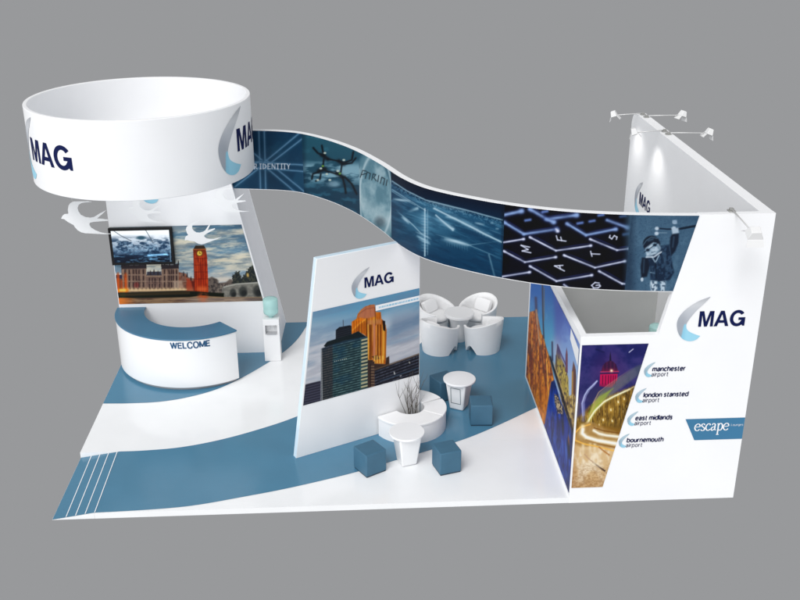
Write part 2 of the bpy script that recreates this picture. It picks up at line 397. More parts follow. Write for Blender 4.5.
def flat_print(name, parent, mp, s0, s1, t0, t1, dens, src, dst, paint, clip=None, gain=.8, densy=None, m=None):
    """mp(s,t)->(x,y,z) arrays; clip(t)->(left,right) of the sheet at height t"""
    nu = int((s1-s0)*dens)+2; nv = int((t1-t0)*(densy or dens))+2
    a = np.linspace(0, 1, nu)[None, :]; t = np.linspace(t0, t1, nv)[:, None]*np.ones((1, nu))
    L, Rr = (np.full_like(t, s0), np.full_like(t, s1)) if clip is None else clip(t)
    s = L+(Rr-L)*a
    Hm = homog(src, dst); px, py = hmap(Hm, s.ravel(), t.ravel())
    ink = Ink(px, py); paint(ink)
    X, Y, Z = mp(s, t)
    return print_mesh(name, X, Y, Z, ink.c, parent, nu, nv, m, gain=gain)

def paint_river(k):
    x, y = k.x, k.y; yy = y+.06*(x-190)
    n = fbm((x-y*.25)*.028, yy*.17, 0, 6); n2 = fbm(x*.04+9, yy*.24, 2, 6); n3 = fbm(x*.10, yy*.5, 4, 5)
    k.fill((128, 166, 190)); k.mix(sstep(262, 228, y)*.6, (92, 134, 160)); k.mix(sstep(200, 250, x)*sstep(254, 226, y)*.75, (66, 102, 130))
    k.mix(sstep(.40, .68, n)*.9, (238, 230, 208)); k.mix(sstep(.46, .70, n2)*.6, (104, 126, 144)); k.mix(sstep(.5, .72, n3)*.45, (250, 242, 222)); k.mix(sstep(.5, .3, n3)*.35, (86, 112, 134))
    for cx, cy, rx in ((226, 247, 20), (238, 258, 18), (216, 262, 14), (190, 240, 16), (184, 254, 12)): k.mix(k.em((cx, cy), rx, 2.4, 1.3, -.08)*.65*sstep(.3, .6, n3), (252, 240, 212))
    k.mix(sstep(264, 284, y)*.55, (226, 212, 204)); k.mix(sstep(236, 228, y)*sstep(200, 170, x)*.4, (205, 205, 200))
    st = noise(x*2.1, y*.35, 3); st2 = fbm(x*.5, y*.5, 4, 4)
    # distant bank, trees and bridge on the right
    k.poly([(206, 296), (206, 279), (212, 276.5), (217, 279), (219, 283), (226, 282), (230, 279), (236, 281), (240, 285), (262, 284), (272, 300), (206, 300)], (118, 106, 98), soft=1.4)
    k.mix(k.pm([(206, 296), (208, 279), (217, 279), (222, 284), (236, 283), (262, 286), (270, 298)], 2)*sstep(.42, .6, st2)*.7, (52, 48, 50))
    k.mix(k.pm([(216, 294), (218, 285), (236, 284), (240, 294)], 2)*sstep(.4, .8, st)*.6, (200, 186, 168))
    edge = noise(x*.8, y*.8, 7)*3.2
    tree = np.clip((edge-1.4-k.pd([(232, 284), (233, 275), (236, 271), (240, 272), (242, 278), (245, 272), (249, 267), (254, 264.5), (258, 269), (264, 286), (250, 288), (238, 286)]))/1.2, 0, 1)
    k.mix(tree*.95, (38, 44, 46)); k.mix(tree*sstep(.45, .65, fbm(x*.6, y*.6, 1, 4))*.8, (82, 84, 70)); k.glow([(247.5, 274), (248, 276)], 1.1, (190, 140, 50), .8)
    br = k.pm([(222, 294), (222, 287), (232, 284), (262, 281.5), (272, 302), (222, 300)], 1.2)
    k.mix(br*.9, (150, 148, 138)); k.mix(br*sstep(.4, .65, fbm(x*.35, y*.5, 6))*.5, (104, 102, 98))
    for c, r in (((233, 293), 3.2), ((243, 291.5), 4.2), ((258, 291), 5)): k.ell(c, r, r+1.2, (66, 68, 66), .9, .5); k.mix(k.em((c[0]+1, c[1]+1.5), r*.7, r*.7, .8)*.7, (34, 36, 38))
    k.line([(224, 287), (236, 284), (266, 282)], 1.2, (196, 194, 184), .8)
    # palace: two square towers, a lower middle and pinnacles
    stone = (132, 106, 92)
    L1 = [(121.6, 293), (121.4, 268), (124, 266), (146.2, 266), (146.4, 293)]; L2 = [(146, 293), (146, 274.4), (161.8, 274.4), (161.8, 293)]; L3 = [(161.5, 293), (161.6, 266), (178.6, 266), (179, 293)]; L4 = [(178.8, 293), (178.6, 272), (186, 273.5), (187.5, 277), (194.6, 278.5), (196, 293)]
    for L_, c_ in ((L2, (140, 112, 100)), (L4, (150, 92, 70)), (L1, stone), (L3, stone)): k.poly(L_, c_, soft=.8)
    k.poly([(115, 293), (115, 278), (122, 278), (122, 293)], (120, 76, 56), soft=.9); k.poly([(114.8, 278.4), (115.4, 275), (122, 274.6), (122, 278.4)], (44, 50, 84), soft=.7)
    pal = np.maximum.reduce([k.pm(q) for q in (L1, L2, L3, L4)])
    k.mix(pal*sstep(.35, .75, fbm(x*.5, y*.16, 2))*.5, (92, 72, 68)); k.mix(pal*sstep(.4, .75, fbm(x*.6, y*.5, 6))*.45, (176, 142, 122)); k.mix(pal*sstep(.5, 1, .5+.5*np.sin(x*4.4))*.3, (70, 54, 54))
    for a in (123, 127.3, 131.4, 141.4, 145.4, 162.6, 166.4, 174.8, 178): k.soft([(a, 268), (a+.2, 290)], .5, (186, 156, 132), .6)
    for a in (125, 129.3, 133.4, 136.2, 139, 143.4, 149.4, 152.2, 155, 159.6, 164.5, 169, 171.4, 173.4, 176.6):
        for t0, t1 in (((270, 273.4), (276, 280), (282.6, 287)) if not 147 < a < 161 else ((278.4, 282), (284, 288))): k.soft([(a, t0), (a+.1, t1)], .62, (44, 32, 36), .85)
    k.mix(k.em((136.5, 285), 2.6, 3, .7)*.5, (150, 50, 50)); k.mix(k.pm([(173, 290), (173, 281), (182, 280), (184, 290)], 2)*.55, (214, 190, 166))
    for t in (268.6, 274.8, 281.2): k.mix(pal*np.exp(-((y-t)/.35)**2)*.5, (190, 164, 142))
    for a, b in ((121.4, 146.6), (161.4, 179)): k.mix(k.pm([(a, 269), (a+.4, 264.4), (b-.4, 263.6), (b, 268.4)], 1)*.9, (50, 44, 50)); k.soft([(a+7, 264.6), (b-6, 264.2)], .6, (206, 210, 214), .55)
    k.mix(k.pm([(146.6, 275.4), (147.2, 271.6), (161, 271.4), (161.6, 275.2)], 1)*.9, (52, 52, 68)); k.soft([(147, 276), (161.5, 276)], .5, (184, 158, 130), .7)
    for px, py in ((121.8, 262.4), (124.4, 261.6), (128.6, 262.6), (134, 262.2), (140, 262.4), (145.6, 261), (150.5, 270), (154, 268.8), (158, 270.2), (161.8, 261.6), (164.6, 260.4), (169.5, 262), (174.6, 261), (178.4, 260), (183.6, 271), (187.2, 272), (191, 276)):
        k.poly([(px-.8, py+5), (px-.5, py+1.6), (px, py), (px+.5, py+1.6), (px+.8, py+5)], (58, 48, 50), soft=.7)
    k.mix(k.pm([(186, 293), (187, 278), (192, 281), (196, 279), (198, 293)], 1.6)*.75, (186, 62, 36)); k.poly([(191, 281), (193.4, 291), (195, 291), (196, 281)], (60, 22, 22), soft=1.2, a=.6)
    k.soft([(121, 290.2), (150, 290), (180, 289.6), (186, 289.4)], .9, (250, 218, 170), .85); k.mix(pal*sstep(285, 291, y)*.3, (236, 196, 140))
    for a in range(124, 186, 4): k.soft([(a, 288.4), (a+.1, 289.6)], .8, (255, 226, 176), .6)
    # orange lit pinnacles at the left end
    for xx in (118, 125.6): k.soft([(xx, 275), (xx+.2, 283), (xx+.4, 292)], 1.5, (218, 92, 30), .95); k.soft([(xx, 272.5), (xx, 277)], .55, (150, 70, 40), .9)
    k.soft([(121.6, 281), (122, 292)], 1.1, (190, 76, 30), .8); k.soft([(118, 290.4), (127, 290)], 1.9, (250, 150, 40), .9); k.soft([(120.6, 290), (125, 290)], 1.3, (255, 226, 110), .9)
    # clock tower
    tw = [(193.2, 249), (205.6, 248.6), (207, 256), (208, 276), (208.3, 295), (195, 295), (194.6, 276)]
    k.poly(tw, (196, 62, 26)); k.poly([(193.4, 249), (195.5, 245.4), (204, 245.2), (206, 249)], (64, 50, 40))
    tm = k.pm(tw); k.mix(tm*sstep(.35, .75, fbm(x*.5, y*.12, 1))*.5, (228, 92, 40)); k.mix(tm*sstep(.55, .3, fbm(x*.6, y*.2, 4))*.5, (130, 34, 20))
    for a in (196.4, 198.6, 201, 203.4, 205.6): k.soft([(a-.6, 258), (a+.4, 292)], .42, (104, 26, 16), .6)
    for t_ in (258.4, 265, 272, 279): k.soft([(194.6, t_), (207.6, t_-.3)], .4, (110, 30, 18), .6)
    k.soft([(193.8, 250), (194.6, 290)], .5, (120, 36, 22), .8); k.mix(tm*sstep(258, 250, y)*.6, (96, 44, 26)); k.ell((199.6, 253.2), 3.2, 3.1, (110, 60, 26), soft=.25); k.ell((199.6, 253.2), 2.5, 2.4, (248, 206, 84), soft=.3); k.soft([(199.6, 253.2), (199.7, 251.6)], .35, (120, 70, 20), .9); k.soft([(199.6, 253.2), (200.8, 253.4)], .35, (120, 70, 20), .9)
    k.soft([(193.2, 249.4), (206, 249)], .5, (206, 130, 60), .7)
    k.soft([(199, 289), (205, 289)], 3, (240, 120, 66), .7)
    # river wall and water
    k.poly([(117, 292.6), (182, 290.6), (196, 291), (206, 292), (224, 293), (224, 299), (117, 299)], (32, 36, 28), soft=1.2); k.mix(k.em((123, 295), 3, 2.4, .8)*.5, (40, 74, 34))
    k.mix(k.pm([(119, 293.5), (190, 291.5), (190, 294), (119, 296)])*.6, (84, 66, 44))
    k.poly([(110, 310), (110, 298.6), (150, 298), (190, 297), (200, 295.5), (226, 297), (275, 297), (275, 310)], (160, 130, 100), soft=1)
    wm = sstep(297, 298.5, y); k.mix(wm*sstep(.4, .7, fbm(x*.1, y*1.1, 5)), (104, 78, 66)); k.mix(wm*sstep(140, 118, x), (232, 128, 52))
    k.mix(k.em((203, 298), 5, 5, .9)*.75*sstep(.2, .6, noise(x*.3, y*1.6, 3)), (216, 92, 44)); k.mix(wm*sstep(170, 200, x)*.35, (196, 190, 186)); k.mix(sstep(240, 262, x)*wm*.6, (70, 64, 66))

rp = flat_print('city_river_print', room, lambda s, t: (s, np.full_like(s, Yr-.006), t), .01, 2.9, 1.27, 2.92, 115,
    [(0, 1.27), (3, 1.27), (3, 2.92), (0, 2.92)], [(118.7, 304.2), (267.1, 300.7), (262.3, 224), (109, 227.1)], paint_river,
    clip=lambda t: (np.full_like(t, .012), sl(t)-.02))
rp['label'] = 'wide dusk print of a river palace and a red clock tower'
logo(room, lambda x, y: (x, Yr-.006, y), .25, .97, 3.62)

# screen fixed in front of the print
tv = empty('wall_screen', (.61, 5.55, 2.53), 'black framed flat screen mounted over the left end of the city river picture', 'screen')
bm = bmesh.new(); box(bm, -.62, .62, -.035, .03, -.385, .385)
mesh_obj('frame', bm, M['black'], tv, bevel=.006)
def paint_tv(k):
    x, y = k.x, k.y; k.c = k.grad(231, 262, (246, 250, 253), (30, 62, 96)); n = fbm(x*.14, y*.3, 1, 5); n2 = fbm(x*.5, y*.7, 4, 4)
    k.mix(sstep(234, 243, y)*sstep(.36, .62, n)*.9, (22, 48, 76)); k.mix(sstep(238, 246, y)*sstep(.45, .7, n2)*sstep(258, 248, y)*.6, (170, 200, 222))
    k.mix(sstep(250, 262, y)*.8, (6, 14, 28)); k.mix(sstep(.5, .75, fbm(x*.22, y*.9, 6))*sstep(246, 252, y)*.7, (96, 140, 170))
    k.ell((141, 238), 4.4, 1.8, (50, 84, 102), soft=.8)
    k.line([(112, 230), (121, 236), (131, 241)], .7, (70, 80, 90), .8); k.line([(145, 229.5), (149, 236), (153, 243)], .7, (70, 80, 90), .8)
    k.glow([(148, 255.5), (167, 254.6)], .9, (110, 150, 170), .9); k.glow([(150, 259.6), (157, 259)], .8, (90, 130, 150), .8)
    k.line([(169.2, 230), (170.5, 262)], .9, (160, 190, 210), .6)
tvp = flat_print('display', tv, lambda s, t: (s, np.full_like(s, 5.511), t), .045, 1.175, 2.20, 2.865, 140,
    [(.02, 2.17), (1.2, 2.17), (1.2, 2.9), (.02, 2.9)], [(113.4, 264.5), (173.4, 263.2), (169.9, 228.5), (109.1, 229.7)], paint_tv, m=M['screen'])

# ------------------------------------------------------------------ drum sign
DC = (1.02, 4.80); DR = 1.97; D0, D1 = 4.285, 5.63
drum = empty('drum_sign', (DC[0], DC[1], D0), 'large white open-topped ring sign above the welcome counter with logos round it', 'sign')
bm = bmesh.new()
n = 128; prof = [(DR, D0), (DR, D1), (DR-.07, D1), (DR-.07, D0)]
rings = [[bm.verts.new((r*math.cos(2*math.pi*i/n), r*math.sin(2*math.pi*i/n), z-D0)) for i in range(n)] for r, z in prof]
for a, b in zip(rings, rings[1:]+rings[:1]):
    for i in range(n): bm.faces.new((a[i], a[(i+1) % n], b[(i+1) % n], b[i]))
mesh_obj('ring', bm, M['white'], drum, smooth=True, angle=40, bevel=.008)
def on_drum(th0, z0):
    def f(x, y):
        a = R(th0)+x/DR; return (DC[0]+(DR+.005)*math.cos(a), DC[1]+(DR+.005)*math.sin(a), z0+y)
    return f
for th, z in ((-149.5, 4.77), (-25, 4.80), (95, 4.78)): logo(drum, on_drum(th, z), .40, 0, 0, .05)

# ------------------------------------------------------------------ welcome counter
CC = (1.5, 5.5); RO, RI = 1.535, .96; A1 = R(-49.5); A0 = R(-180); CZ = 1.2
cnt = empty('welcome_counter', (CC[0], CC[1], P), 'curved white reception counter with a blue top and WELCOME on its front', 'counter')
def arcband(bm, r0, r1, z0, z1, a0, a1, n, ext=0.):
    o = [(r1*math.cos(a0+(a1-a0)*i/n), r1*math.sin(a0+(a1-a0)*i/n)) for i in range(n+1)]
    q = [(r0*math.cos(a0+(a1-a0)*i/n), r0*math.sin(a0+(a1-a0)*i/n)) for i in range(n+1)]
    if ext: o = [(o[0][0], ext)]+o; q = [(q[0][0], ext)]+q
    V = []
    for z in (z0, z1): V.append(([bm.verts.new((x, y, z)) for x, y in o], [bm.verts.new((x, y, z)) for x, y in q]))
    m = len(o)
    for i in range(m-1):
        bm.faces.new((V[1][0][i], V[1][0][i+1], V[1][1][i+1], V[1][1][i])); bm.faces.new((V[0][0][i], V[0][1][i], V[0][1][i+1], V[0][0][i+1]))
        bm.faces.new((V[0][0][i], V[0][0][i+1], V[1][0][i+1], V[1][0][i])); bm.faces.new((V[0][1][i], V[1][1][i], V[1][1][i+1], V[0][1][i+1]))
    for i in (0, m-1): bm.faces.new((V[0][0][i], V[1][0][i], V[1][1][i], V[0][1][i]))
bm = bmesh.new(); arcband(bm, RI+.04, RO-.012, .06, CZ-P-.03, A0, A1, 72, .094)
mesh_obj('counter_body', bm, M['gloss'], cnt, smooth=True, angle=40, bevel=.012, bseg=3)
bm = bmesh.new(); arcband(bm, RI+.09, RO-.07, .004, .059, A0, A1-R(1.5), 60, .09)
mesh_obj('plinth', bm, M['seam'], cnt, smooth=True, angle=40)
bm = bmesh.new(); arcband(bm, RI, RO, CZ-P-.028, CZ-P, A0, A1+R(.6), 72, .094)
mesh_obj('countertop', bm, M['bluetop'], cnt, smooth=True, angle=40, bevel=.005)
def on_counter(x, y):
    a = R(-98)+x/RO; return (CC[0]+(RO-.008)*math.cos(a), CC[1]+(RO-.008)*math.sin(a), 1.005+y)
sans('welcome_lettering', 'WELCOME', .088, lambda x, y, l: (CC[0]+(RO-.008+l)*math.cos(R(-98)+x/RO), CC[1]+(RO-.008+l)*math.sin(R(-98)+x/RO), 1.01+y), M['welcome'], cnt, .31, .34, 0., .96)

# ------------------------------------------------------------------ white birds hanging below the drum
BIRD = [(155, 295), (170, 272), (188, 259), (222, 257), (222, 225), (232, 190), (250, 170), (278, 158), (330, 157), (400, 158), (430, 163), (380, 166), (345, 170), (318, 185), (304, 212), (308, 240), (325, 268), (360, 286), (400, 293), (432, 288),
        (480, 262), (542, 234), (500, 268), (456, 300), (500, 304), (546, 311), (546, 321), (480, 324), (420, 328), (392, 334), (384, 348), (396, 375), (430, 398), (470, 416), (520, 426), (566, 431), (500, 432),
        (420, 426), (340, 420), (308, 412), (280, 394), (262, 370), (252, 350), (230, 338), (205, 322), (180, 300)]
def bird(cx, cy, cz, k, label, rz=0., tilt=0., top=D0):
    o = empty('hanging_bird', (cx, cy, cz), label, 'bird ornament', 'white bird cut-outs hanging below the ring sign', rz)
    pts = []
    for u, v in BIRD:
        x = (u-340)/368*k; z = -(v-300)/340*k
        pts.append((x*math.cos(tilt)-z*math.sin(tilt), x*math.sin(tilt)+z*math.cos(tilt)))
    bm = bmesh.new(); prism(bm, [(x, -.006, z) for x, z in pts], [(x, .006, z) for x, z in pts])
    mesh_obj('bird_silhouette', bm, M['bird'], o)
    bm = bmesh.new(); zt = max(z for x, z in pts if abs(x+.2*k) < .15*k)
    tube(bm, [(-.2*k, 0, zt-.02), (-.2*k, 0, top-cz+.002)], .0012, 4)
    mesh_obj('thread', bm, M['bird'], o)
    return o
bird(-.20, 4.62, 3.42, .80, 'biggest white bird, at the far left, flying against the grey background', top=D0)
bird(.76, 5.32, 3.32, .60, 'faint white bird in front of the white wall just above the black screen')
bird(1.80, 5.22, 2.86, .60, 'white bird cut-out in front of the red clock tower', tilt=.42, top=D0)
bird(2.40, 5.20, 3.52, .62, 'white bird by the top right corner of the store room under the banner end', tilt=.1, top=D0)

# ------------------------------------------------------------------ water coolers
def cooler(loc, label):
    o = empty('water_cooler', loc, label, 'water cooler', 'white water coolers with teal bottles')
    bm = bmesh.new(); box(bm, -.165, .165, -.15, .15, .0, .60); box(bm, -.165, .165, -.15, .15, .80, .93); box(bm, -.165, -.12, -.15, .15, .602, .798); box(bm, .12, .165, -.15, .15, .602, .798); box(bm, -.118, .118, -.02, .15, .602, .798)
    mesh_obj('cabinet', bm, M['gloss'], o, bevel=.006)
    bm = bmesh.new(); box(bm, -.10, .10, -.165, -.03, .60, .615); mesh_obj('drip_tray', bm, M['slot'], o)
    for sx in (-.05, .05):
        bm = bmesh.new(); box(bm, sx-.014, sx+.014, -.075, -.022, .72, .77); tube(bm, [(sx, -.06, .72), (sx, -.06, .69)], .008, 8)
        mesh_obj('tap', bm, M['lamp'], o)
    bm = bmesh.new(); lathe(bm, [(.045, .925), (.05, .95), (.10, .985), (.145, 1.02), (.15, 1.05), (.15, 1.12), (.146, 1.135), (.15, 1.15), (.15, 1.31), (.13, 1.335), (.06, 1.345)], n=40)
    b = mesh_obj('bottle', bm, M['teal'], o, smooth=True, angle=60)
    return o
cooler((3.09, 5.32, P+.004), 'white water cooler with a teal bottle beside the store room')
cooler((10.47, 3.55, P+.004), 'half hidden water cooler inside the kiosk with shade-grey inner walls')

# ------------------------------------------------------------------ free standing divider with the skyscraper print
U = np.array([.8908, .4545]); A_ = np.array([3.73, 1.41]); NV = np.array([-.4545, .8908])   # NV points behind
div = empty('divider_wall', (4.9, 2.05, P), 'slanting white freestanding wall in the middle with a glowing skyscraper picture', 'partition wall')
def dv(s, t, z): q = A_+U*s+NV*t; return (q[0]-4.9, q[1]-2.05, z-P)
ls = lambda z: (z-P)/(3.63-P)*.53
bm = bmesh.new()
prism(bm, [dv(0, 0, P+.001), dv(2.455, 0, P+.001), dv(2.455, 3.63, 3.63) if 0 else dv(2.455, 0, 3.63), dv(.53, 0, 3.63)],
      [dv(0, .11, P+.001), dv(2.455, .11, P+.001), dv(2.455, .11, 3.63), dv(.53, .11, 3.63)])
bmesh.ops.recalc_face_normals(bm, faces=bm.faces)
for f in bm.faces: f.material_index = 1 if abs(f.normal.x*NV[0]+f.normal.y*NV[1]) < .5 else 0
mesh_obj('panel', bm, [M['gloss'], M['edge']], div, bevel=.008)
def paint_tower(k):
    x, y = k.x, k.y; yy = y+.28*(x-360)
    n = fbm(x*.022+yy*.01, yy*.10, 2, 6); n2 = fbm(x*.03, (y+.36*(x-360))*.2, 5, 5)
    k.c = k.grad(300, 350, (104, 160, 194), (188, 194, 204)); k.mix(sstep(.40, .68, n)*sstep(305, 340, yy)*.75, (214, 216, 222)); k.mix(sstep(.55, .3, n)*.45, (116, 146, 176))
    k.mix(sstep(385, 395, x)*np.exp(-((yy-336)/11)**2)*.7, (116, 136, 162)); k.mix(sstep(.42, .7, n2)*sstep(335, 350, yy)*.5, (160, 164, 178)); k.mix(sstep(345, 380, yy)*.5, (214, 210, 214))
    tr = lambda P_: [(340+a/8, 300+b/8) for a, b in P_]
    T = tr([(140, 112), (165, 80), (200, 52), (240, 38), (275, 36), (285, 94), (325, 96), (330, 150), (352, 168), (372, 240), (364, 512), (265, 508), (250, 482), (214, 482), (214, 292), (150, 250), (90, 272), (94, 172), (130, 150)])
    k.poly(T, (206, 112, 30), soft=.8); tm = k.pm(T)
    k.mix(tm*sstep(.35, .7, fbm(x*.7, y*.08, 3))*.6, (150, 72, 20)); k.mix(tm*sstep(.45, .8, fbm(x*.6, y*.1, 6))*.7, (246, 176, 56))
    k.mix(k.pm(tr([(140, 140), (165, 80), (200, 52), (275, 38), (285, 130), (210, 150)]), 2)*.75, (190, 122, 104)); k.mix(k.pm(tr([(95, 180), (160, 142), (208, 150), (150, 200), (95, 262)]), 2)*.8, (240, 130, 30)); k.soft(tr([(100, 240), (150, 190), (205, 152)]), .8, (255, 176, 66), .7)
    k.poly(tr([(214, 160), (330, 152), (330, 190), (214, 200)]), (208, 150, 110), a=.55, soft=2)
    for a, w_, c_, al in ((222, .9, (250, 196, 92), .8), (240, .7, (84, 40, 16), .9), (252, .5, (110, 54, 20), .8), (272, 1.4, (206, 138, 116), .85), (290, .6, (240, 170, 90), .6), (302, .6, (84, 40, 16), .9), (312, .6, (226, 150, 60), .6), (323, .6, (96, 46, 18), .85), (345, 1.3, (244, 184, 78), .8), (362, .6, (150, 90, 30), .7)):
        k.soft(tr([(a, 200), (a+1, 330), (a, 470)]), w_, c_, al)
    for a in (110, 130, 150, 170, 190): k.soft(tr([(a, 165+abs(a-150)*.2), (a+2, 262)]), .45, (132, 62, 20), .6)
    k.soft(tr([(212, 150), (214, 300)]), .7, (92, 44, 18), .8); k.soft(tr([(150, 110), (210, 70), (270, 60)]), .6, (150, 84, 60), .6); k.soft(tr([(278, 60), (284, 200)]), .5, (110, 56, 34), .7)
    k.poly(tr([(338, 160), (360, 168), (362, 250), (344, 240)]), (36, 30, 30)); k.poly(tr([(250, 450), (300, 440), (318, 470), (280, 480)]), (76, 44, 40), a=.8)
    for a in (276, 296, 318, 340): k.soft(tr([(a, 450), (a, 500)]), .8, (255, 206, 96), .85)
    k.poly(tr([(214, 480), (262, 478), (268, 508), (362, 512), (368, 462), (392, 448), (394, 520), (214, 640)]), (66, 50, 44), soft=.8)
    # dark block and sloping roof
    k.poly([(335.6, 330), (339, 327), (350, 325), (351.4, 326), (351.5, 337), (335.6, 340)], (34, 38, 46)); k.mix(k.pm([(335.6, 330), (351.4, 326), (351.5, 337), (335.6, 340)])*sstep(.5, .9, .5+.5*np.sin(yy*3))*.4, (66, 74, 84)); k.soft([(343, 320), (343.2, 327)], .4, (70, 70, 76), .8)
    k.poly([(323.5, 346), (327, 341.5), (352, 333.8), (358, 331), (366, 336.4), (366, 341), (330, 349)], (30, 40, 44))
    # glass building
    B = [(321, 348.6), (330, 345), (345, 340.5), (364, 336.4), (367.3, 337), (368.3, 396), (321, 410)]
    k.poly(B, (40, 62, 68)); bmk = k.pm(B); f = y+.25*(x-340); ce = k.cells(x*.42, f*.42, 3); st = .5+.5*np.sin(f*2.6)
    k.mix(bmk*sstep(.3, .9, st)*(.25+.5*ce), (112, 146, 146)); k.mix(bmk*sstep(.5, .1, st)*.5, (22, 38, 44)); k.mix(bmk*sstep(.5, .8, fbm(x*.08, f*.1, 5))*.5, (30, 70, 96)); k.mix(bmk*sstep(.45, .2, fbm(x*.1, f*.08, 1))*.4, (24, 36, 40))
    dl = sstep(333.5, 331.5, x); k.mix(bmk*dl*.75, (44, 46, 52)); k.mix(bmk*dl*sstep(.3, .9, st)*(.2+.5*k.cells(x*.9, f*.42, 5)), (104, 96, 94)); k.mix(bmk*sstep(347, 341, f)*.55, (40, 62, 92))
    k.mix(k.pm([(361, 338), (367.5, 337), (367.5, 392), (360.6, 394)], 1)*sstep(.25, .8, .5+.5*np.sin(f*1.75))*.9, (204, 196, 156)); k.soft([(360.6, 338), (360.2, 394)], .6, (60, 100, 100), .7)
    for i in range(7): k.ell((334.5+i*1.9, 361.2-i*.45), .45, .45, (214, 222, 206), .8)
    k.poly([(367.6, 364), (374.4, 361), (374.8, 392), (367.6, 394)], (70, 54, 50)); k.mix(k.pm([(368, 366), (374, 364), (374.5, 390), (368, 392)])*sstep(.3, .8, .5+.5*np.sin(y*2.2))*sstep(370, 371, x)*.7, (150, 124, 98)); k.soft([(370.3, 364), (370.3, 392)], .5, (36, 28, 28), .8)
    # long low dark block on the right
    Q = [(374.6, 370), (388, 365.5), (420, 354), (424, 378), (374.6, 394)]
    k.poly(Q, (42, 42, 52)); qm = k.pm(Q); g = y+.36*(x-400); sg_ = .5+.5*np.sin(g*2.1)
    k.mix(qm*sstep(.45, .95, sg_)*(.15+.55*k.cells(x*.7, g*.334, 2)), (104, 112, 130)); k.mix(qm*sstep(.5, .1, sg_)*.45, (20, 22, 28)); k.soft([(374.6, 369.6), (420, 353.4)], .7, (104, 86, 72), .9); k.soft([(380, 381), (420, 367)], .5, (70, 100, 128), .6)
    k.soft([(394, 372), (394.5, 374)], .5, (240, 240, 240), .9); k.soft([(400, 376), (401, 375.6)], .5, (220, 220, 225), .8); k.soft([(409, 362), (409.6, 363)], .5, (230, 226, 210), .8)
    # left low block
    k.poly([(290, 389), (309, 383.3), (320.5, 380.6), (320.5, 404), (290, 412)], (52, 52, 66)); k.mix(k.pm([(290, 389), (320.5, 381), (320.5, 404), (290, 412)])*sstep(.4, .9, .5+.5*np.sin((y+.26*x)*2.4))*.6, (92, 92, 110))
    k.soft([(321.4, 349), (322, 402)], .5, (204, 208, 212), .7)
def mpd(off):
    def f(s, t): return A_[0]+U[0]*s-NV[0]*off, A_[1]+U[1]*s-NV[1]*off, t
    return f
dpn = flat_print('skyscraper_print', div, mpd(.006), 0, 2.44, 1.08, 2.735, 120, [(0, 1.08), (2.46, 1.08), (2.46, 2.74), (0, 2.74)],
    [(293.3, 408.1), (419.9, 373.9), (420.3, 287.5), (288.5, 317.0)], paint_tower, clip=lambda t: ((t-P)/(3.63-P)*.53+.03, np.full_like(t, 2.44)))
bm = bmesh.new(); q = [(1.58, 2.50), (2.44, 2.50), (2.44, 2.60), (1.58, 2.60)]
bm.faces.new([bm.verts.new((*(A_+U*s-NV*.010), z)) for s, z in q])
for v in bm.verts: v.co -= Vector((4.9, 2.05, P))
mesh_obj('caption_strip', bm, M['white'], div)
random.seed(4)
bm = bmesh.new(); s = 1.64
while s < 2.38:                       # tiny pale blue line of print, unreadable at this size
    w = random.uniform(.012, .05)
    bm.faces.new([bm.verts.new((*(A_+U*a-NV*.013), z)) for a, z in ((s, 2.535), (s+w, 2.535), (s+w, 2.565), (s, 2.565))]); s += w+.012
for v in bm.verts: v.co -= Vector((4.9, 2.05, P))
mesh_obj('caption_text', bm, mat('pale_blue_print', rgb(150, 200, 225), .5), div)
logo(div, lambda x, y: (*(A_+U*x-NV*.006), y), .185, 1.38, 2.955)

# ------------------------------------------------------------------ ring bench with planter
BC = (5.73, 2.42)
bench = empty('ring_bench', (BC[0], BC[1], P), 'round white ring bench with a planting hole in front of the divider wall', 'bench')
def ringseg(r0, r1, z0, z1, a0, a1, n=28):
    bm = bmesh.new(); arcband(bm, r0, r1, z0, z1, R(a0), R(a1), n); return bm
BZ = .385
o = mesh_obj('bench_base', ringseg(.275, .655, .004, BZ-.05, 210, 385, 60), M['plaster'], bench, smooth=True, angle=40)
o = mesh_obj('bench_base', ringseg(.275, .655, .004, BZ-.05, 388, 460, 30), M['plaster'], bench, smooth=True, angle=40)
for a0, a1 in ((208.6, 328), (328.9, 384), (387.6, 440), (440.9, 461)):
    mesh_obj('seat_pad', ringseg(.265, .665, BZ-.048, BZ, a0, a1), M['leather'], bench, smooth=True, angle=40, bevel=.01, bseg=2)
bm = bmesh.new(); arcband(bm, .01, .262, .05, .22, R(208), R(386), 30); mesh_obj('soil', bm, M['soil'], bench)

plant = empty('twig_plant', (BC[0]+.03, BC[1]-.12, P+.2), 'bare grey twigs standing in the hole of the ring bench', 'plant')
random.seed(11); bm = bmesh.new()
def twig(p, d, L, r, depth):
    pts = [Vector(p)]; v = Vector(d).normalized()
    for i in range(7):
        v = (v+Vector((random.uniform(-.16, .16), random.uniform(-.12, .12), random.uniform(-.02, .12)))).normalized(); pts.append(pts[-1]+v*L/7)
    for q in pts:     # keep in front of the wall
        dd = (np.array([q.x+BC[0]+.03, q.y+BC[1]-.12])-A_)@NV
        if dd > -.03: q.x -= NV[0]*(dd+.03); q.y -= NV[1]*(dd+.03)
    tube(bm, pts, [r*(1-.75*i/7) for i in range(8)], 5)
    if depth:
        for k in range(2):
            i = random.randint(2, 5); twig(pts[i], v+Vector((random.uniform(-.7, .7), random.uniform(-.5, .4), .4)), L*.45, r*.6, depth-1)
for i in range(13):
    a = random.uniform(0, 2*math.pi); r = random.uniform(.0, .11)
    ln = random.choice((.6, .75, .9, 1.0))
    twig((r*math.cos(a), r*math.sin(a), -.01), (random.uniform(-.38, .28), random.uniform(-.25, .18), 1), ln*random.uniform(.85, 1.15), .0062, 1)
mesh_obj('twigs', bm, M['twig'], plant, smooth=True)

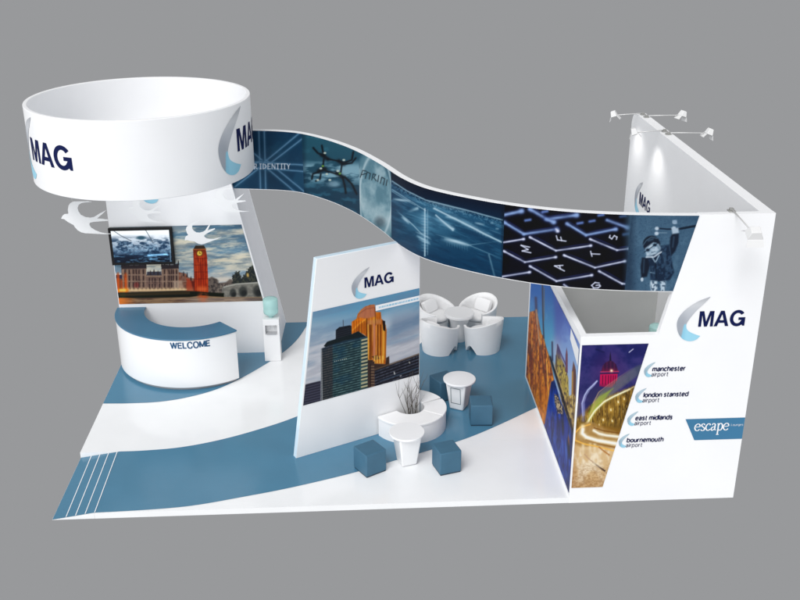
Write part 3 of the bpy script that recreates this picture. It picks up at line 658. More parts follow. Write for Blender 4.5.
# ------------------------------------------------------------------ stools
def stool(x, y, rz, label, s=.40, h=.42):
    o = empty('cube_stool', (x, y, P+.004), label, 'stool', 'blue cube stools round the white tables', rz)
    bm = boxbm(-s/2+.012, s/2-.012, -s/2+.012, s/2-.012, 0, .04); mesh_obj('base', bm, M['slate'], o)
    bm = boxbm(-s/2, s/2, -s/2, s/2, .018, h); mesh_obj('seat_block', bm, M['bluecarpet'], o, bevel=.020, bseg=4)
    return o
stool(4.985, 1.0, R(32), 'blue cube stool left of the near white table, closest to the divider wall')
stool(6.26, .955, R(17), 'blue cube stool right of the near white table, on the edge of the white floor', s=.38)
stool(7.03, 2.50, R(-3), 'rightmost blue cube stool, in front of the table with the printed outline')
stool(6.44, 3.47, R(28), 'blue cube stool furthest back, partly behind the table with the printed outline')

# ------------------------------------------------------------------ pedestal tables
def ptable(x, y, rz, label, outline, wt=.40, wb=.27, r=.30, h=.60):
    o = empty('pedestal_table', (x, y, P+.004), label, 'table', 'white pedestal tables with round tops', rz)
    bm = bmesh.new(); f = lambda w, z: [(-w/2, -w/2, z), (w/2, -w/2, z), (w/2, w/2, z), (-w/2, w/2, z)]
    prism(bm, f(wb, .001), f(wt, h-.045)); mesh_obj('pedestal', bm, M['gloss'], o, bevel=.03, bseg=4)
    bm = bmesh.new(); lathe(bm, [(r-.02, h-.044), (r, h-.03), (r, h-.006), (r-.008, h)], n=64); mesh_obj('tabletop', bm, M['gloss'], o, smooth=True, angle=35)
    if outline:   # thin dark rectangles printed on the pedestal faces
        for k in (0, 3):
            bm = bmesh.new()
            def pt(u, v):
                z = .14+v*.34; w = (wb+(wt-wb)*z/(h-.045))/2+.004; p = Vector((u*.10, -w, z)); p.rotate(Matrix.Rotation(k*math.pi/2, 3, 'Z')); return p
            for (a, b, c, d) in ((-1, 1, 0, .04), (-1, 1, .96, 1), (-1, -.88, .041, .959), (.88, 1, .041, .959)):
                bm.faces.new([bm.verts.new(pt(*q)) for q in ((a, c), (b, c), (b, d), (a, d))])
            mesh_obj('printed_outline', bm, M['outline'], o)
    return o
ptable(5.61, 1.19, R(18), 'round-topped white pedestal table nearest the front, between two blue stools', False)
ptable(6.69, 3.04, R(-28), 'round-topped white pedestal table with a dark rectangle outline on its leg', True)

# ------------------------------------------------------------------ tub chairs and tea table
def tub_chair(x, y, ang, label):
    """ang: direction the back faces"""
    o = empty('tub_chair', (x, y, P+.004), label, 'armchair', 'white tub chairs round the low round table', ang)
    n = 72; HALF = R(130); th = .055; bm = bmesh.new(); rows = []
    for i in range(n+1):
        p = -HALF+2*HALF*i/n; a = abs(p)
        rim = .55+.19*(.5+.5*math.cos(min(a/R(128), 1)*math.pi)); notch = .17*max(0, 1-abs((a-R(96))/R(24))**1.6)
        zb = notch
        row = []
        for k in range(7):
            t = k/6; z = zb+(rim-zb)*t; ro = .36+.075*(z/.8)**.9
            row.append((ro, z))
        row += [(row[-1][0]-.012, rim+.012), (row[-1][0]-th+.012, rim+.012), (row[-1][0]-th, rim-.002)]
        for k in range(5, -1, -1): row.append((row[k][0]-th, row[k][1]))
        rows.append([bm.verts.new((r*math.cos(p), r*math.sin(p), z)) for r, z in row])
    m = len(rows[0])
    for a, b in zip(rows, rows[1:]):
        for k in range(m): bm.faces.new((a[k], a[(k+1) % m], b[(k+1) % m], b[k]))
    bm.faces.new(rows[0][::-1]); bm.faces.new(rows[-1])
    mesh_obj('shell', bm, M['leather'], o, smooth=True, angle=50)
    bm = bmesh.new(); lathe(bm, [(.20, .10), (.255, .13), (.265, .30)], n=40); mesh_obj('seat_base', bm, M['leather'], o, smooth=True, angle=40)
    bm = bmesh.new(); lathe(bm, [(.22, .302), (.285, .32), (.30, .36), (.29, .405), (.25, .425), (.1, .43)], n=48); mesh_obj('seat_cushion', bm, M['leather'], o, smooth=True)
    bm = bmesh.new(); bmesh.ops.create_cube(bm, size=1); bmesh.ops.subdivide_edges(bm, edges=bm.edges, cuts=7, use_grid_fill=True)
    for v in bm.verts:
        u = Vector(v.co*2); s = u.length/max(abs(u.x), abs(u.y), abs(u.z)) if u.length else 1
        q = Vector((u.x*(1-.18*(u.y*u.y+u.z*u.z)), u.y*(1-.05*u.z*u.z), u.z*(1-.05*u.y*u.y)))
        p = Vector((q.x*.07, q.y*.19, q.z*.14)); p.rotate(Matrix.Rotation(R(26), 3, 'Y')); v.co = p+Vector((.19, 0, .545))
    pil = mesh_obj('back_pillow', bm, M['cushion'], o, smooth=True)
    sub = pil.modifiers.new('sub', 'SUBSURF'); sub.levels = 1; sub.render_levels = 1
    return o
TC = (7.0, 5.98); d = .452
tub_chair(TC[0]-d, TC[1]-d, R(225), 'near left white tub chair of the four, its back to the viewer')
tub_chair(TC[0]+d, TC[1]-d, R(315), 'near right white tub chair of the four, its back to the viewer')
tub_chair(TC[0]-d, TC[1]+d, R(135), 'far left white tub chair of the four, open towards the viewer')
tub_chair(TC[0]+d, TC[1]+d, R(45), 'far right white tub chair of the four, open towards the viewer')
t = empty('tea_table', (TC[0], TC[1], P+.004), 'low white table with a round top in the middle of the four tub chairs', 'table')
bm = bmesh.new(); lathe(bm, [(.16, .0), (.17, .03), (.16, .25), (.20, .44), (.24, .545)], n=48); mesh_obj('pedestal', bm, M['gloss'], t, smooth=True, angle=50)
bm = bmesh.new(); lathe(bm, [(.27, .546), (.305, .57), (.318, .62), (.31, .64)], n=64); mesh_obj('tabletop', bm, M['gloss'], t, smooth=True, angle=40)

# ------------------------------------------------------------------ kiosk (tall front wall, fin wall, low walls)
K = Vector((9.5, 2.2, P))
kio = empty('kiosk', K, 'tall white corner kiosk on the right with printed pictures, logos and airport names', 'kiosk')
XK = 8.13; HK = 2.93; FT = .10; YB = 4.2
def kb(bm):
    for v in bm.verts: v.co -= K
    return bm
def kwall(name, poly, y0, y1, m):
    bm = bmesh.new(); prism(bm, [(x, y0, z) for x, z in poly], [(x, y1, z) for x, z in poly]); return mesh_obj(name, kb(bm), m, kio)
fw = kwall('front_wall', [(XK, 0), (10.8, 0), (10.8, H), (9.70, H), (9.29, HK), (XK, HK)], -.003, FT, M['white'])
bm = boxbm(XK+.002, XK+.10, FT+.001, YB, P+.001, HK-.003); mesh_obj('side_wall', kb(bm), M['white'], kio)
bm = boxbm(XK+.102, 10.598, YB-.10, YB, P+.001, HK-.003); mesh_obj('back_wall', kb(bm), M['grey'], kio)  # grey colour stands in for shade on this inner wall
bm = boxbm(XK+.102, XK+.112, FT+.002, YB-.102, P+.006, HK-.006); mesh_obj('wall_shade_lining', kb(bm), M['grey'], kio)  # thin grey sheet carrying the painted shade of the inner side face
# fin wall with a rounded top back corner
r_ = .28; arc = [(6.86-r_+r_*math.sin(R(a)), H-r_+r_*math.cos(R(a))) for a in range(0, 91, 10)]
bm = bmesh.new(); pl = [(FT+.001, P+.001), (FT+.001, H-.001)]+[(y, z-.001) for y, z in arc]+[(6.86, P+.001)]
prism(bm, [(10.6, y, z) for y, z in pl], [(10.797, y, z) for y, z in pl]); fin = mesh_obj('fin_wall', kb(bm), M['white'], kio)

def paint_side(k):
    x, y = k.x, k.y; v = fbm(x*.5, y*.09, 3, 5); c4 = lambda P_: [(524+a/9.23, 335+b/9.23) for a, b in P_]
    k.c = k.grad(285, 345, (26, 100, 180), (96, 176, 214)); R_ = k.grad(285, 400, (56, 84, 178), (176, 196, 226)); k.mix(sstep(551, 558, x), R_)
    k.mix(sstep(.45, .7, fbm(x*.12, y*.06, 5))*.35, (150, 190, 225)); k.mix(np.exp(-((x-556)/5)**2)*sstep(330, 350, y)*sstep(372, 356, y)*.5, (196, 196, 214))
    # lit orange rock-like facades
    O = [(530, 312), (534.6, 311), (536.6, 309), (539, 322), (541.6, 334), (543.6, 336), (546, 346), (549.6, 357), (552, 368), (555, 384), (553, 404), (549.6, 430), (540, 430), (522, 376)]
    k.poly(O, (180, 88, 22), soft=1.2); om = k.pm(O, 1.2); v2 = fbm(x*.7, y*.05, 5, 5); v3 = fbm(x*.9, y*.35, 1, 5)
    k.mix(om*sstep(.42, .7, v2)*.9, (240, 150, 30)); k.mix(om*sstep(.5, .32, v2)*.6, (132, 50, 16)); k.mix(om*sstep(.5, .72, v3)*.6, (84, 48, 34)); k.mix(om*sstep(.5, .3, v3)*.4, (250, 178, 80)); k.mix(om*sstep(375, 400, y)*.45, (236, 150, 20))
    for a, b, w_, c_ in (((537, 318), (540, 345), .6, (206, 180, 160)), ((535, 330), (537, 356), .7, (110, 50, 24)), ((541, 345), (546, 385), .7, (90, 48, 34)), ((538.6, 362), (541, 400), .7, (124, 62, 24)), ((546.5, 360), (549, 400), .6, (250, 190, 90))): k.soft([a, b], w_, c_, .75)
    k.soft([(536, 298), (536.6, 312)], 1.4, (40, 40, 88), .9); k.soft([(536.5, 310), (537.6, 324)], 1.0, (196, 150, 116), .9)
    k.soft([(542.6, 285), (543, 310), (544, 338)], .75, (52, 46, 60), .9, 0); k.soft([(544.4, 288), (544.2, 320)], .5, (150, 104, 70), .6)
    k.soft([(552.4, 342), (552.7, 360)], .8, (60, 52, 86), .95)
    # gabled building, spire and tower on the far bank
    S = c4([(286, 320), (298, 205), (310, 84), (328, 130), (345, 210), (372, 268), (395, 330), (412, 400), (418, 620), (370, 620), (320, 470)])
    k.poly(S, (168, 146, 70), soft=.9); sm = k.pm(S); k.mix(sm*sstep(.45, .7, fbm(x*1.0, y*.3, 2))*.7, (214, 190, 96)); k.mix(sm*sstep(.5, .3, fbm(x*.9, y*.35, 6))*.8, (66, 52, 62)); k.mix(sm*sstep(363, 350, y+(x-558)*-.6)*.85, (70, 58, 122))
    k.soft(c4([(312, 90), (350, 190), (392, 280)]), .7, (84, 60, 110), .9); k.soft(c4([(300, 190), (300, 320)]), .7, (60, 44, 60), .8)
    k.poly(c4([(384, 340), (386, 180), (396, 116), (406, 180), (406, 350)]), (96, 62, 92), soft=.7); k.soft(c4([(398, 150), (398, 330)]), .35, (170, 104, 80), .7)
    k.poly(c4([(440, 600), (446, 330), (458, 240), (476, 300), (484, 380), (478, 600)]), (112, 74, 62), soft=.7); k.soft(c4([(450, 340), (448, 560)]), .7, (204, 160, 70), .85); k.soft(c4([(476, 320), (472, 560)]), .5, (70, 44, 50), .8)
    # right hand lower end: lit buildings behind the quay
    G = [(560, 394), (565, 400), (569, 396), (574, 394), (577, 400), (578, 444), (571, 430), (565, 412)]
    k.poly(G, (150, 122, 66), soft=1.5); gm = k.pm(G, 1.5); k.mix(gm*sstep(.45, .7, fbm(x, y*.3, 4))*.8, (226, 200, 130)); k.mix(gm*sstep(.5, .3, fbm(x, y*.3, 1))*.8, (60, 46, 60))
    # river with dark reflections
    Wt = [(551.4, 382), (554.6, 380), (560, 398), (567, 416), (574, 438), (576, 450), (576, 500), (562, 486), (536, 432), (545, 424)]
    k.poly(Wt, (28, 56, 150), soft=1.2); wm = k.pm(Wt, 1.2); k.mix(wm*sstep(395, 470, y)*.5, (18, 36, 112)); k.mix(wm*sstep(.45, .75, fbm(x*.5, y*.06, 4))*.7, (12, 20, 66)); k.mix(wm*sstep(.5, .75, fbm(x*.4, y*.08, 0))*.5, (66, 112, 200))
    C_ = [(554.6, 394), (558, 396), (563, 408), (563, 414), (558, 413), (555, 402)]; k.mix(k.pm(C_, 1.5)*.9, (64, 52, 52)); k.mix(k.pm(C_, 1.5)*sstep(.45, .6, noise(x*1.4, y*.9, 2))*.85, (214, 190, 150))
    k.soft([(562.6, 418), (563.4, 436)], 1.2, (10, 14, 40), .85, 1); k.soft([(568.4, 436), (569.6, 460)], 1.6, (14, 14, 30), .9, 1); k.soft([(568.6, 434), (569.4, 446)], .5, (190, 104, 40), .8, 1); k.soft([(565.6, 438), (567, 466)], .7, (78, 120, 206), .7, 1)
    # quay
    k.soft([(550.4, 357), (555, 372), (560, 388), (566, 408), (571, 424), (575.6, 440)], 1.2, (30, 22, 32), .95); k.soft([(553.6, 362), (559.6, 380), (566.4, 402)], .45, (216, 180, 130), .7)
sp = flat_print('city_spires_print', kio, lambda s, t: (np.full_like(s, XK-.004), s, t), .02, YB-.13, .17, 2.79, 62, [(.3, .13), (4.2, .13), (4.2, 2.76), (.3, 2.76)],
    [(565.3, 485.4), (525.0, 375.0), (531.3, 250.3), (575.8, 338.3)], paint_side, densy=110, gain=.92)
bm = bmesh.new(); bm.faces.new([bm.verts.new((XK-.009, y, z)) for y, z in ((.03, 2.42), (.62, 2.60), (.62, 2.78), (.03, 2.70))]); mesh_obj('caption_strip', kb(bm), M['white'], kio)

def paint_street(k):
    x, y = k.x, k.y; n = fbm(x*.10, y*.10, 2, 5); g = fbm(x*.35, y*.3, 4, 5)
    k.c = k.grad(343, 410, (42, 44, 108), (66, 62, 116)); k.mix(sstep(.4, .75, n)*.45, (82, 70, 132)); k.mix(sstep(.55, .3, n)*.45, (28, 32, 88))
    k.soft([(596, 349), (604, 352)], .9, (24, 28, 76), .7); k.mix(k.em((609, 372), 15, 18, 1)*.3, (96, 40, 104))
    # dome
    k.poly([(609.2, 362), (609.6, 355), (610.2, 351.4), (610.8, 355), (611.4, 362)], (34, 28, 56), soft=.6); D0_ = [(601.2, 371), (602.4, 366), (605, 362.4), (609, 360.6), (612.4, 360.8), (616, 364), (618, 371)]
    k.poly(D0_, (60, 30, 66), soft=.7); k.mix(k.pm(D0_)*sstep(.4, .9, .5+.5*np.sin((x-609.6)*1.7))*.4, (110, 40, 84)); k.mix(k.pm(D0_)*sstep(366, 371, y)*.4, (150, 30, 70))
    k.soft([(600.6, 371.6), (618.4, 371.2)], .6, (206, 60, 96), .9); k.soft([(600.4, 373.4), (618, 373)], .5, (60, 18, 50), .9)
    D_ = [(600, 374), (617.4, 373.6), (617, 380), (611.5, 387), (599.4, 386)]; k.poly(D_, (198, 28, 88), soft=.7); dm = k.pm(D_)
    for a in (602.6, 605.6, 608.4, 610.8, 613.2, 615.4): k.soft([(a, 375.4), (a-.2, 384)], .5, (76, 14, 56), .85)
    k.mix(dm*sstep(382, 387, y)*.6, (90, 30, 70)); k.soft([(611.3, 370.3), (611.5, 370.5)], 1.5, (255, 190, 150), 1.); k.soft([(611.3, 370.3), (611.5, 370.5)], .7, (255, 240, 220), 1.)
    k.poly([(586, 394), (592, 388), (600, 386), (604, 398), (590, 410)], (58, 56, 96), a=.6, soft=4); k.poly([(571, 386), (576, 390), (580, 404), (580, 418), (571, 420)], (112, 100, 96), a=.6, soft=3)
    # lit facades and the street
    G = [(570, 424), (580, 416), (590, 406), (606, 397), (622, 391), (640, 384), (652, 380), (650, 500), (565, 500)]
    k.poly(G, (128, 96, 40), soft=4); gm = k.pm(G, 4); c_ = k.cells(x*.55, y*.4, 3)
    up = sstep(430, 420, y); k.mix(gm*up*sstep(.35, .7, fbm(x*.9, y*.12, 2))*.7, (196, 158, 70)); k.mix(gm*up*sstep(.55, .3, fbm(x*.8, y*.14, 6))*.75, (70, 52, 28)); k.mix(gm*up*sstep(.6, 1, c_)*sstep(.5, .9, .5+.5*np.sin(x*3.2))*.55, (250, 216, 130))
    for a in (597, 601.5, 607, 613.5, 620, 627): k.soft([(a, 404-(a-600)*.45), (a+.6, 426)], .5, (60, 44, 26), .35)
    for q, w_ in (((618, 401), 1.3), ((610.6, 409), 1.2), ((603, 419), 1.2), ((612, 420), 1.0), ((624, 398), .9), ((599, 424), 1.0)): k.soft([q, (q[0]+.2, q[1]+1.6)], w_*1.9, (214, 168, 74), .6); k.soft([q, (q[0]+.2, q[1]+1.2)], w_*.6, (255, 244, 200), .95)
    # green and grey veils of light
    k.mix(k.pm([(589, 416), (593, 402), (599, 391.5), (619, 377), (636, 366), (644, 363), (641, 373), (616, 391), (602, 401)], 2.5)*.42, (122, 138, 120)); k.mix(k.pm([(588, 414), (592, 404), (599, 396), (613, 388), (606, 397), (594, 411)], 2)*.75, (150, 178, 60))
    for i in range(9):
        t = i/8; k.soft([(589+t, 416-3*t), (594+2*t, 402+3*t), (602+4*t, 391+6*t), (620+3*t, 376.5+10*t), (638, 365+9*t)], .38, (196, 186, 110) if i % 3 else (206, 150, 96), .5, 3)
    k.soft([(593, 403), (598.6, 392), (608, 384.6), (618.6, 377), (634, 366.6)], .5, (216, 176, 130), .8, 3)
    k.soft([(587, 424), (589.4, 418.6), (594.6, 410.6), (604, 401.4), (614, 396), (621.4, 393), (629.4, 389)], 1.9, (226, 222, 96), .75, 3); k.soft([(587, 424), (589.4, 418.6), (594.6, 410.6), (604, 401.4), (614, 396), (629.4, 389)], .95, (255, 252, 214), .98)
    k.soft([(626, 390.4), (634, 386.4)], .6, (226, 206, 150), .8)
    # thin bluish flash at the left
    for d_ in (0, 1.6): k.soft([(582.8+d_, 415), (582+d_, 403), (584.6+d_, 395), (588+d_, 389.4), (592+d_, 385.6), (596.8, 380.8)], .55+.3*(d_ == 0), (196, 204, 244), .9-.25*d_)
    k.soft([(583, 420), (583.4, 404)], 1.8, (130, 134, 196), .5); k.soft([(629, 352), (633, 348.8)], .5, (214, 214, 236), .9)
    # road
    Rd = [(566, 500), (571, 446), (577, 430), (588, 422), (600, 427), (624, 436), (614, 500)]
    k.poly(Rd, (222, 190, 142), soft=5); rm = k.pm(Rd, 5); k.mix(rm*sstep(.38, .7, fbm(x*.16, y*.09, 6))*.75, (252, 240, 216)); k.mix(rm*sstep(464, 488, y)*.5, (192, 150, 102)); k.mix(rm*sstep(.6, .3, fbm(x*.55, y*.8, 3))*.45*sstep(455, 478, y), (140, 98, 58)); k.mix(rm*sstep(580, 571, x)*.45, (164, 112, 62)); k.mix(rm*sstep(.45, .75, fbm(x*.08, y*.5, 1))*.3, (186, 150, 110))
    k.mix(k.pm([(566, 440), (572, 428), (588, 422), (624, 430), (622, 450), (600, 446), (580, 446)], 3)*.6, (150, 106, 40))
    for a in (583, 590, 594.6): k.soft([(a, 444), (a-.4, 462)], 1.5, (255, 244, 214), .6, 3)
    k.soft([(590, 424), (580, 427), (574.6, 433), (575.2, 440), (584, 443.6), (596, 446), (616, 451)], .8, (246, 190, 90), .95); k.soft([(594, 427.6), (604, 430.6), (620, 433)], .6, (120, 74, 24), .8); k.soft([(586, 439.4), (600, 443.6), (618, 447.6)], .9, (140, 88, 30), .8)
    k.soft([(582.6, 426), (581.8, 433), (586, 437), (597, 440.2), (618, 443.8)], 2.2, (255, 236, 190), .9); k.soft([(582.8, 429), (582.2, 433), (586.4, 436.8), (597, 440), (618, 443.6)], 1.5, (255, 253, 246), 1.); k.soft([(593.6, 430.2), (599, 433.4), (606, 435), (620, 436.6)], 1.5, (255, 250, 232), 1.)
    k.soft([(599, 447), (604, 451), (609, 454.6)], .8, (176, 112, 50), .85); k.soft([(584.6, 454), (588, 458), (592.8, 461.8)], .6, (196, 160, 130), .9); k.soft([(592, 461.2), (598, 466), (604.6, 470.6)], .8, (48, 34, 34), .95, 2)
flat_print('night_street_print', kio, lambda s, t: (s, np.full_like(s, -.009), t), XK+.025, 9.2, .285, 2.79, 150, [(8.15, .27), (9.2, .27), (9.2, 2.78), (8.15, 2.78)],
    [(570.9, 488.5), (636.3, 486.4), (651.3, 343.8), (581.6, 345.6)], paint_street, clip=lambda t: (np.full_like(t, XK+.025), 8.65+(t-.27)*(9.155-8.65)/(2.78-.27)))

onf = lambda x, y: (x, -.009, y)
logo(kio, onf, .25, 9.875, 3.045, nx_=.93)
logo(kio, lambda x, y: (10.594, 5.83-x, 3.12+y), .25, 0, 0)
for x0, z0, name in ((9.20, 2.325, 'manchester'), (9.105, 1.885, 'london stansted'), (9.015, 1.485, 'east midlands'), (8.915, 1.095, 'bournemouth')):
    crescent('airport_symbol', .088, x0+.045, z0-.015, onf, kio, .45)
    xx = x0+.06
    for word in name.split():
        xx += sans('airport_name', word, .0535, lambda x, y, l: (xx+x, -.009-l, z0+y), M['navysoft'], kio, .32, .34, .10, .93)+.04
    sans('airport_word', 'airport', .049, lambda x, y, l: (x0+.05+x, -.009-l, z0-.088+y), M['navysoft'], kio, .19, .36, .08, .90)
bm = bmesh.new(); bm.faces.new([bm.verts.new(onf(*p)) for p in ((9.86, 1.475), (10.797, 1.475), (10.797, 1.095), (10.04, 1.095))])
sg = mesh_obj('escape_sign', kb(bm), M['sign'], kio); sg['label'] = 'blue slanted sign strip reading escape lounges'
LET = {
 'e': (.52, [[(.06, .27), (.44, .30), (.42, .44), (.27, .5), (.1, .40), (.04, .22), (.12, .06), (.28, .0), (.46, .10)]]),
 's': (.42, [[(.36, .42), (.24, .5), (.1, .45), (.1, .34), (.22, .26), (.34, .18), (.33, .05), (.18, 0), (.03, .08)]]),
 'c': (.46, [[(.40, .38), (.34, .48), (.2, .48), (.06, .34), (.05, .16), (.16, .03), (.28, .01), (.42, .10)]]),
 'a': (.50, [[(.08, .40), (.2, .5), (.34, .44), (.35, .28), (.35, .08), (.46, .02)], [(.33, .28), (.12, .22), (.05, .1), (.14, .0), (.33, .10)]]),
 'p': (.54, [[(.02, .46), (.12, .47), (.13, .3), (.13, -.02), (.13, -.30)], [(.02, -.31), (.26, -.31)], [(.15, .38), (.28, .5), (.44, .42), (.48, .22), (.4, .05), (.28, 0), (.16, .06)]]),
}
bm = bmesh.new(); x = 0; dz = 0
for ch in 'escape':
    w, st = LET[ch]
    for s_ in st:
        dz += 1; nib(bm, [(x+a, b) for a, b in s_], .115, .045, lambda u, v, q=dz: (10.015+u*.205*.90, -.0125-.00025*q, 1.265+v*.245), 8)
    x += w
mesh_obj('escape_lettering', kb(bm), M['line'], kio)
sans('lounges_lettering', 'Lounges', .0265, lambda x, y, l: (10.592+x, -.0125-l, 1.335+y), M['line'], kio, .14, .34)

# ------------------------------------------------------------------ curved banner
PL = [(2.42, 5.75), (2.98, 5.66), (3.45, 5.56), (3.83, 5.37), (4.22, 4.98), (4.58, 4.5), (4.92, 3.9), (5.27, 3.08), (5.57, 2.25), (5.86, 1.7), (6.2, 1.32), (6.6, .99), (7.0, .71), (7.5, .44), (8.0, .25), (8.6, .11), (9.2, .03), (9.71, -.01)]
cv = np.array([tuple(p)[:2] for p in crom([(x, y, 0) for x, y in PL], 16)]); sl_ = np.r_[0, np.cumsum(np.hypot(*np.diff(cv, axis=0).T))]; LEN = sl_[-1]
def at(s): return np.interp(s, sl_, cv[:, 0]), np.interp(s, sl_, cv[:, 1])
def nrm(s):
    x0, y0 = at(np.maximum(s-.03, 0)); x1, y1 = at(np.minimum(s+.03, LEN)); dx = x1-x0; dy = y1-y0; L = np.hypot(dx, dy)+1e-9; return dy/L, -dx/L   # to the front
B0, B1 = 3.61, H
# picture coordinates of the banner strip: top, middle and bottom line at 41 equal steps along it
TAB = np.array([(226.8,129.4,229.0,159.5,231.2,188.8),(239.7,129.7,241.7,159.7,243.7,189.1),(252.5,130.0,254.4,160.1,256.3,189.5),(265.4,130.3,267.1,160.4,268.9,189.9),(278.1,130.7,279.7,160.9,281.3,190.4),(290.3,131.6,291.7,161.9,293.1,191.5),(301.2,133.1,302.5,163.6,303.8,193.3),(310.7,135.1,311.9,165.8,313.1,195.7),(319.5,137.3,320.6,168.2,321.7,198.4),(327.9,139.7,328.9,170.9,330.0,201.3),(335.9,142.2,336.8,173.7,337.7,204.4),(343.4,144.9,344.2,176.7,345.1,207.7),(350.5,147.8,351.3,179.9,352.1,211.1),(357.2,150.8,357.9,183.2,358.6,214.8),(363.5,153.9,364.1,186.7,364.8,218.6),(369.6,157.2,370.1,190.3,370.7,222.6),(375.5,160.7,376.0,194.1,376.5,226.7),(381.4,164.2,381.8,198.0,382.2,230.9),(387.0,167.8,387.3,202.1,387.6,235.4),(392.5,171.6,392.8,206.3,393.1,239.9),(398.6,175.5,398.8,210.5,398.9,244.5),(405.7,179.3,405.8,214.7,405.8,249.2),(413.9,183.1,413.8,218.9,413.8,253.7),(423.6,186.7,423.4,222.9,423.2,258.1),(435.2,190.1,434.9,226.6,434.5,262.1),(448.1,193.1,447.5,230.0,447.0,265.8),(461.9,196.0,461.1,233.2,460.3,269.2),(476.3,198.8,475.3,236.2,474.3,272.5),(491.3,201.4,490.0,239.2,488.8,275.8),(506.9,203.9,505.4,241.9,504.0,278.7),(523.2,206.2,521.4,244.4,519.7,281.4),(539.9,208.2,537.9,246.6,535.9,283.9),(557.1,209.9,554.8,248.6,552.6,286.0),(574.8,211.4,572.1,250.1,569.6,287.7),(592.6,212.5,589.7,251.4,586.9,289.0),(610.6,213.3,607.4,252.3,604.3,290.1),(628.7,214.0,625.1,253.0,621.7,290.8),(646.7,214.3,642.9,253.5,639.2,291.3),(664.7,214.6,660.6,253.8,656.6,291.7),(682.6,214.7,678.3,253.9,674.0,291.8),(700.5,214.8,695.9,253.9,691.3,291.9)])
ban = empty('curved_banner', (*at(LEN/2), B0), 'long wavy picture banner running from the ring sign to the kiosk', 'banner')
DB = D0-.004
SD = .39          # below the drum the band runs on to s = 0; beside the drum it starts at SD
def rend(z): return LEN-(H-z)*.218
zs = [B0, 3.83, 4.05, D0-.006, 4.45, 4.62, B1-.004]; sg = np.concatenate([np.linspace(0, SD, 13), np.linspace(SD, 1, 240)[1:]*0+np.linspace(SD, LEN, 240)[1:]])
bm = bmesh.new(); front = []; back = []; nu = len(sg)
for z in zs:
    e = float(rend(z)); ss = np.where(sg <= LEN-1.0, sg, (LEN-1.0)+(sg-(LEN-1.0))*(e-(LEN-1.0))); x_, y_ = at(ss); nx, ny = nrm(ss)
    front.append([bm.verts.new((x_[i], y_[i], z)) for i in range(nu)]); back.append([bm.verts.new((x_[i]-nx[i]*.10, y_[i]-ny[i]*.10, z)) for i in range(nu)])
def cell(j, i): return 0 <= j < len(zs)-1 and 0 <= i < nu-1 and (i >= 12 or j < 3)
for j in range(len(zs)-1):
    for i in range(nu-1):
        if not cell(j, i): continue
        for G_ in (front, back): bm.faces.new((G_[j][i], G_[j][i+1], G_[j+1][i+1], G_[j+1][i]))
        if not cell(j-1, i): bm.faces.new((front[j][i], front[j][i+1], back[j][i+1], back[j][i]))
        if not cell(j+1, i): bm.faces.new((front[j+1][i], front[j+1][i+1], back[j+1][i+1], back[j+1][i]))
        if not cell(j, i-1): bm.faces.new((front[j][i], front[j+1][i], back[j+1][i], back[j][i]))
        if not cell(j, i+1): bm.faces.new((front[j][i+1], front[j+1][i+1], back[j+1][i+1], back[j][i+1]))
bmesh.ops.delete(bm, geom=[v for v in bm.verts if not v.link_faces], context='VERTS')
for v in bm.verts: v.co -= Vector(ban.location)
# the end of the band butts into the front wall; keep it out of it
mesh_obj('band', bm, M['white'], ban, smooth=True, angle=50)

def pic(s, z):
    t = np.clip(s/LEN*40, 0, 39.999); i = t.astype(int); f = (t-i)[:, None]; r = TAB[i]*(1-f)+TAB[i+1]*f
    v = (B1-z)/(B1-B0); v = v[:, None]      # quadratic through top, middle, bottom
    q = r[:, 0:2]*(2*(v-.5)*(v-1))+r[:, 2:4]*(-4*v*(v-1))+r[:, 4:6]*(2*v*(v-.5)); return q[:, 0], q[:, 1]
def sx(px):   # arc length where the middle line reaches picture x
    return float(np.interp(px, TAB[:, 2], np.linspace(0, LEN, 41)))

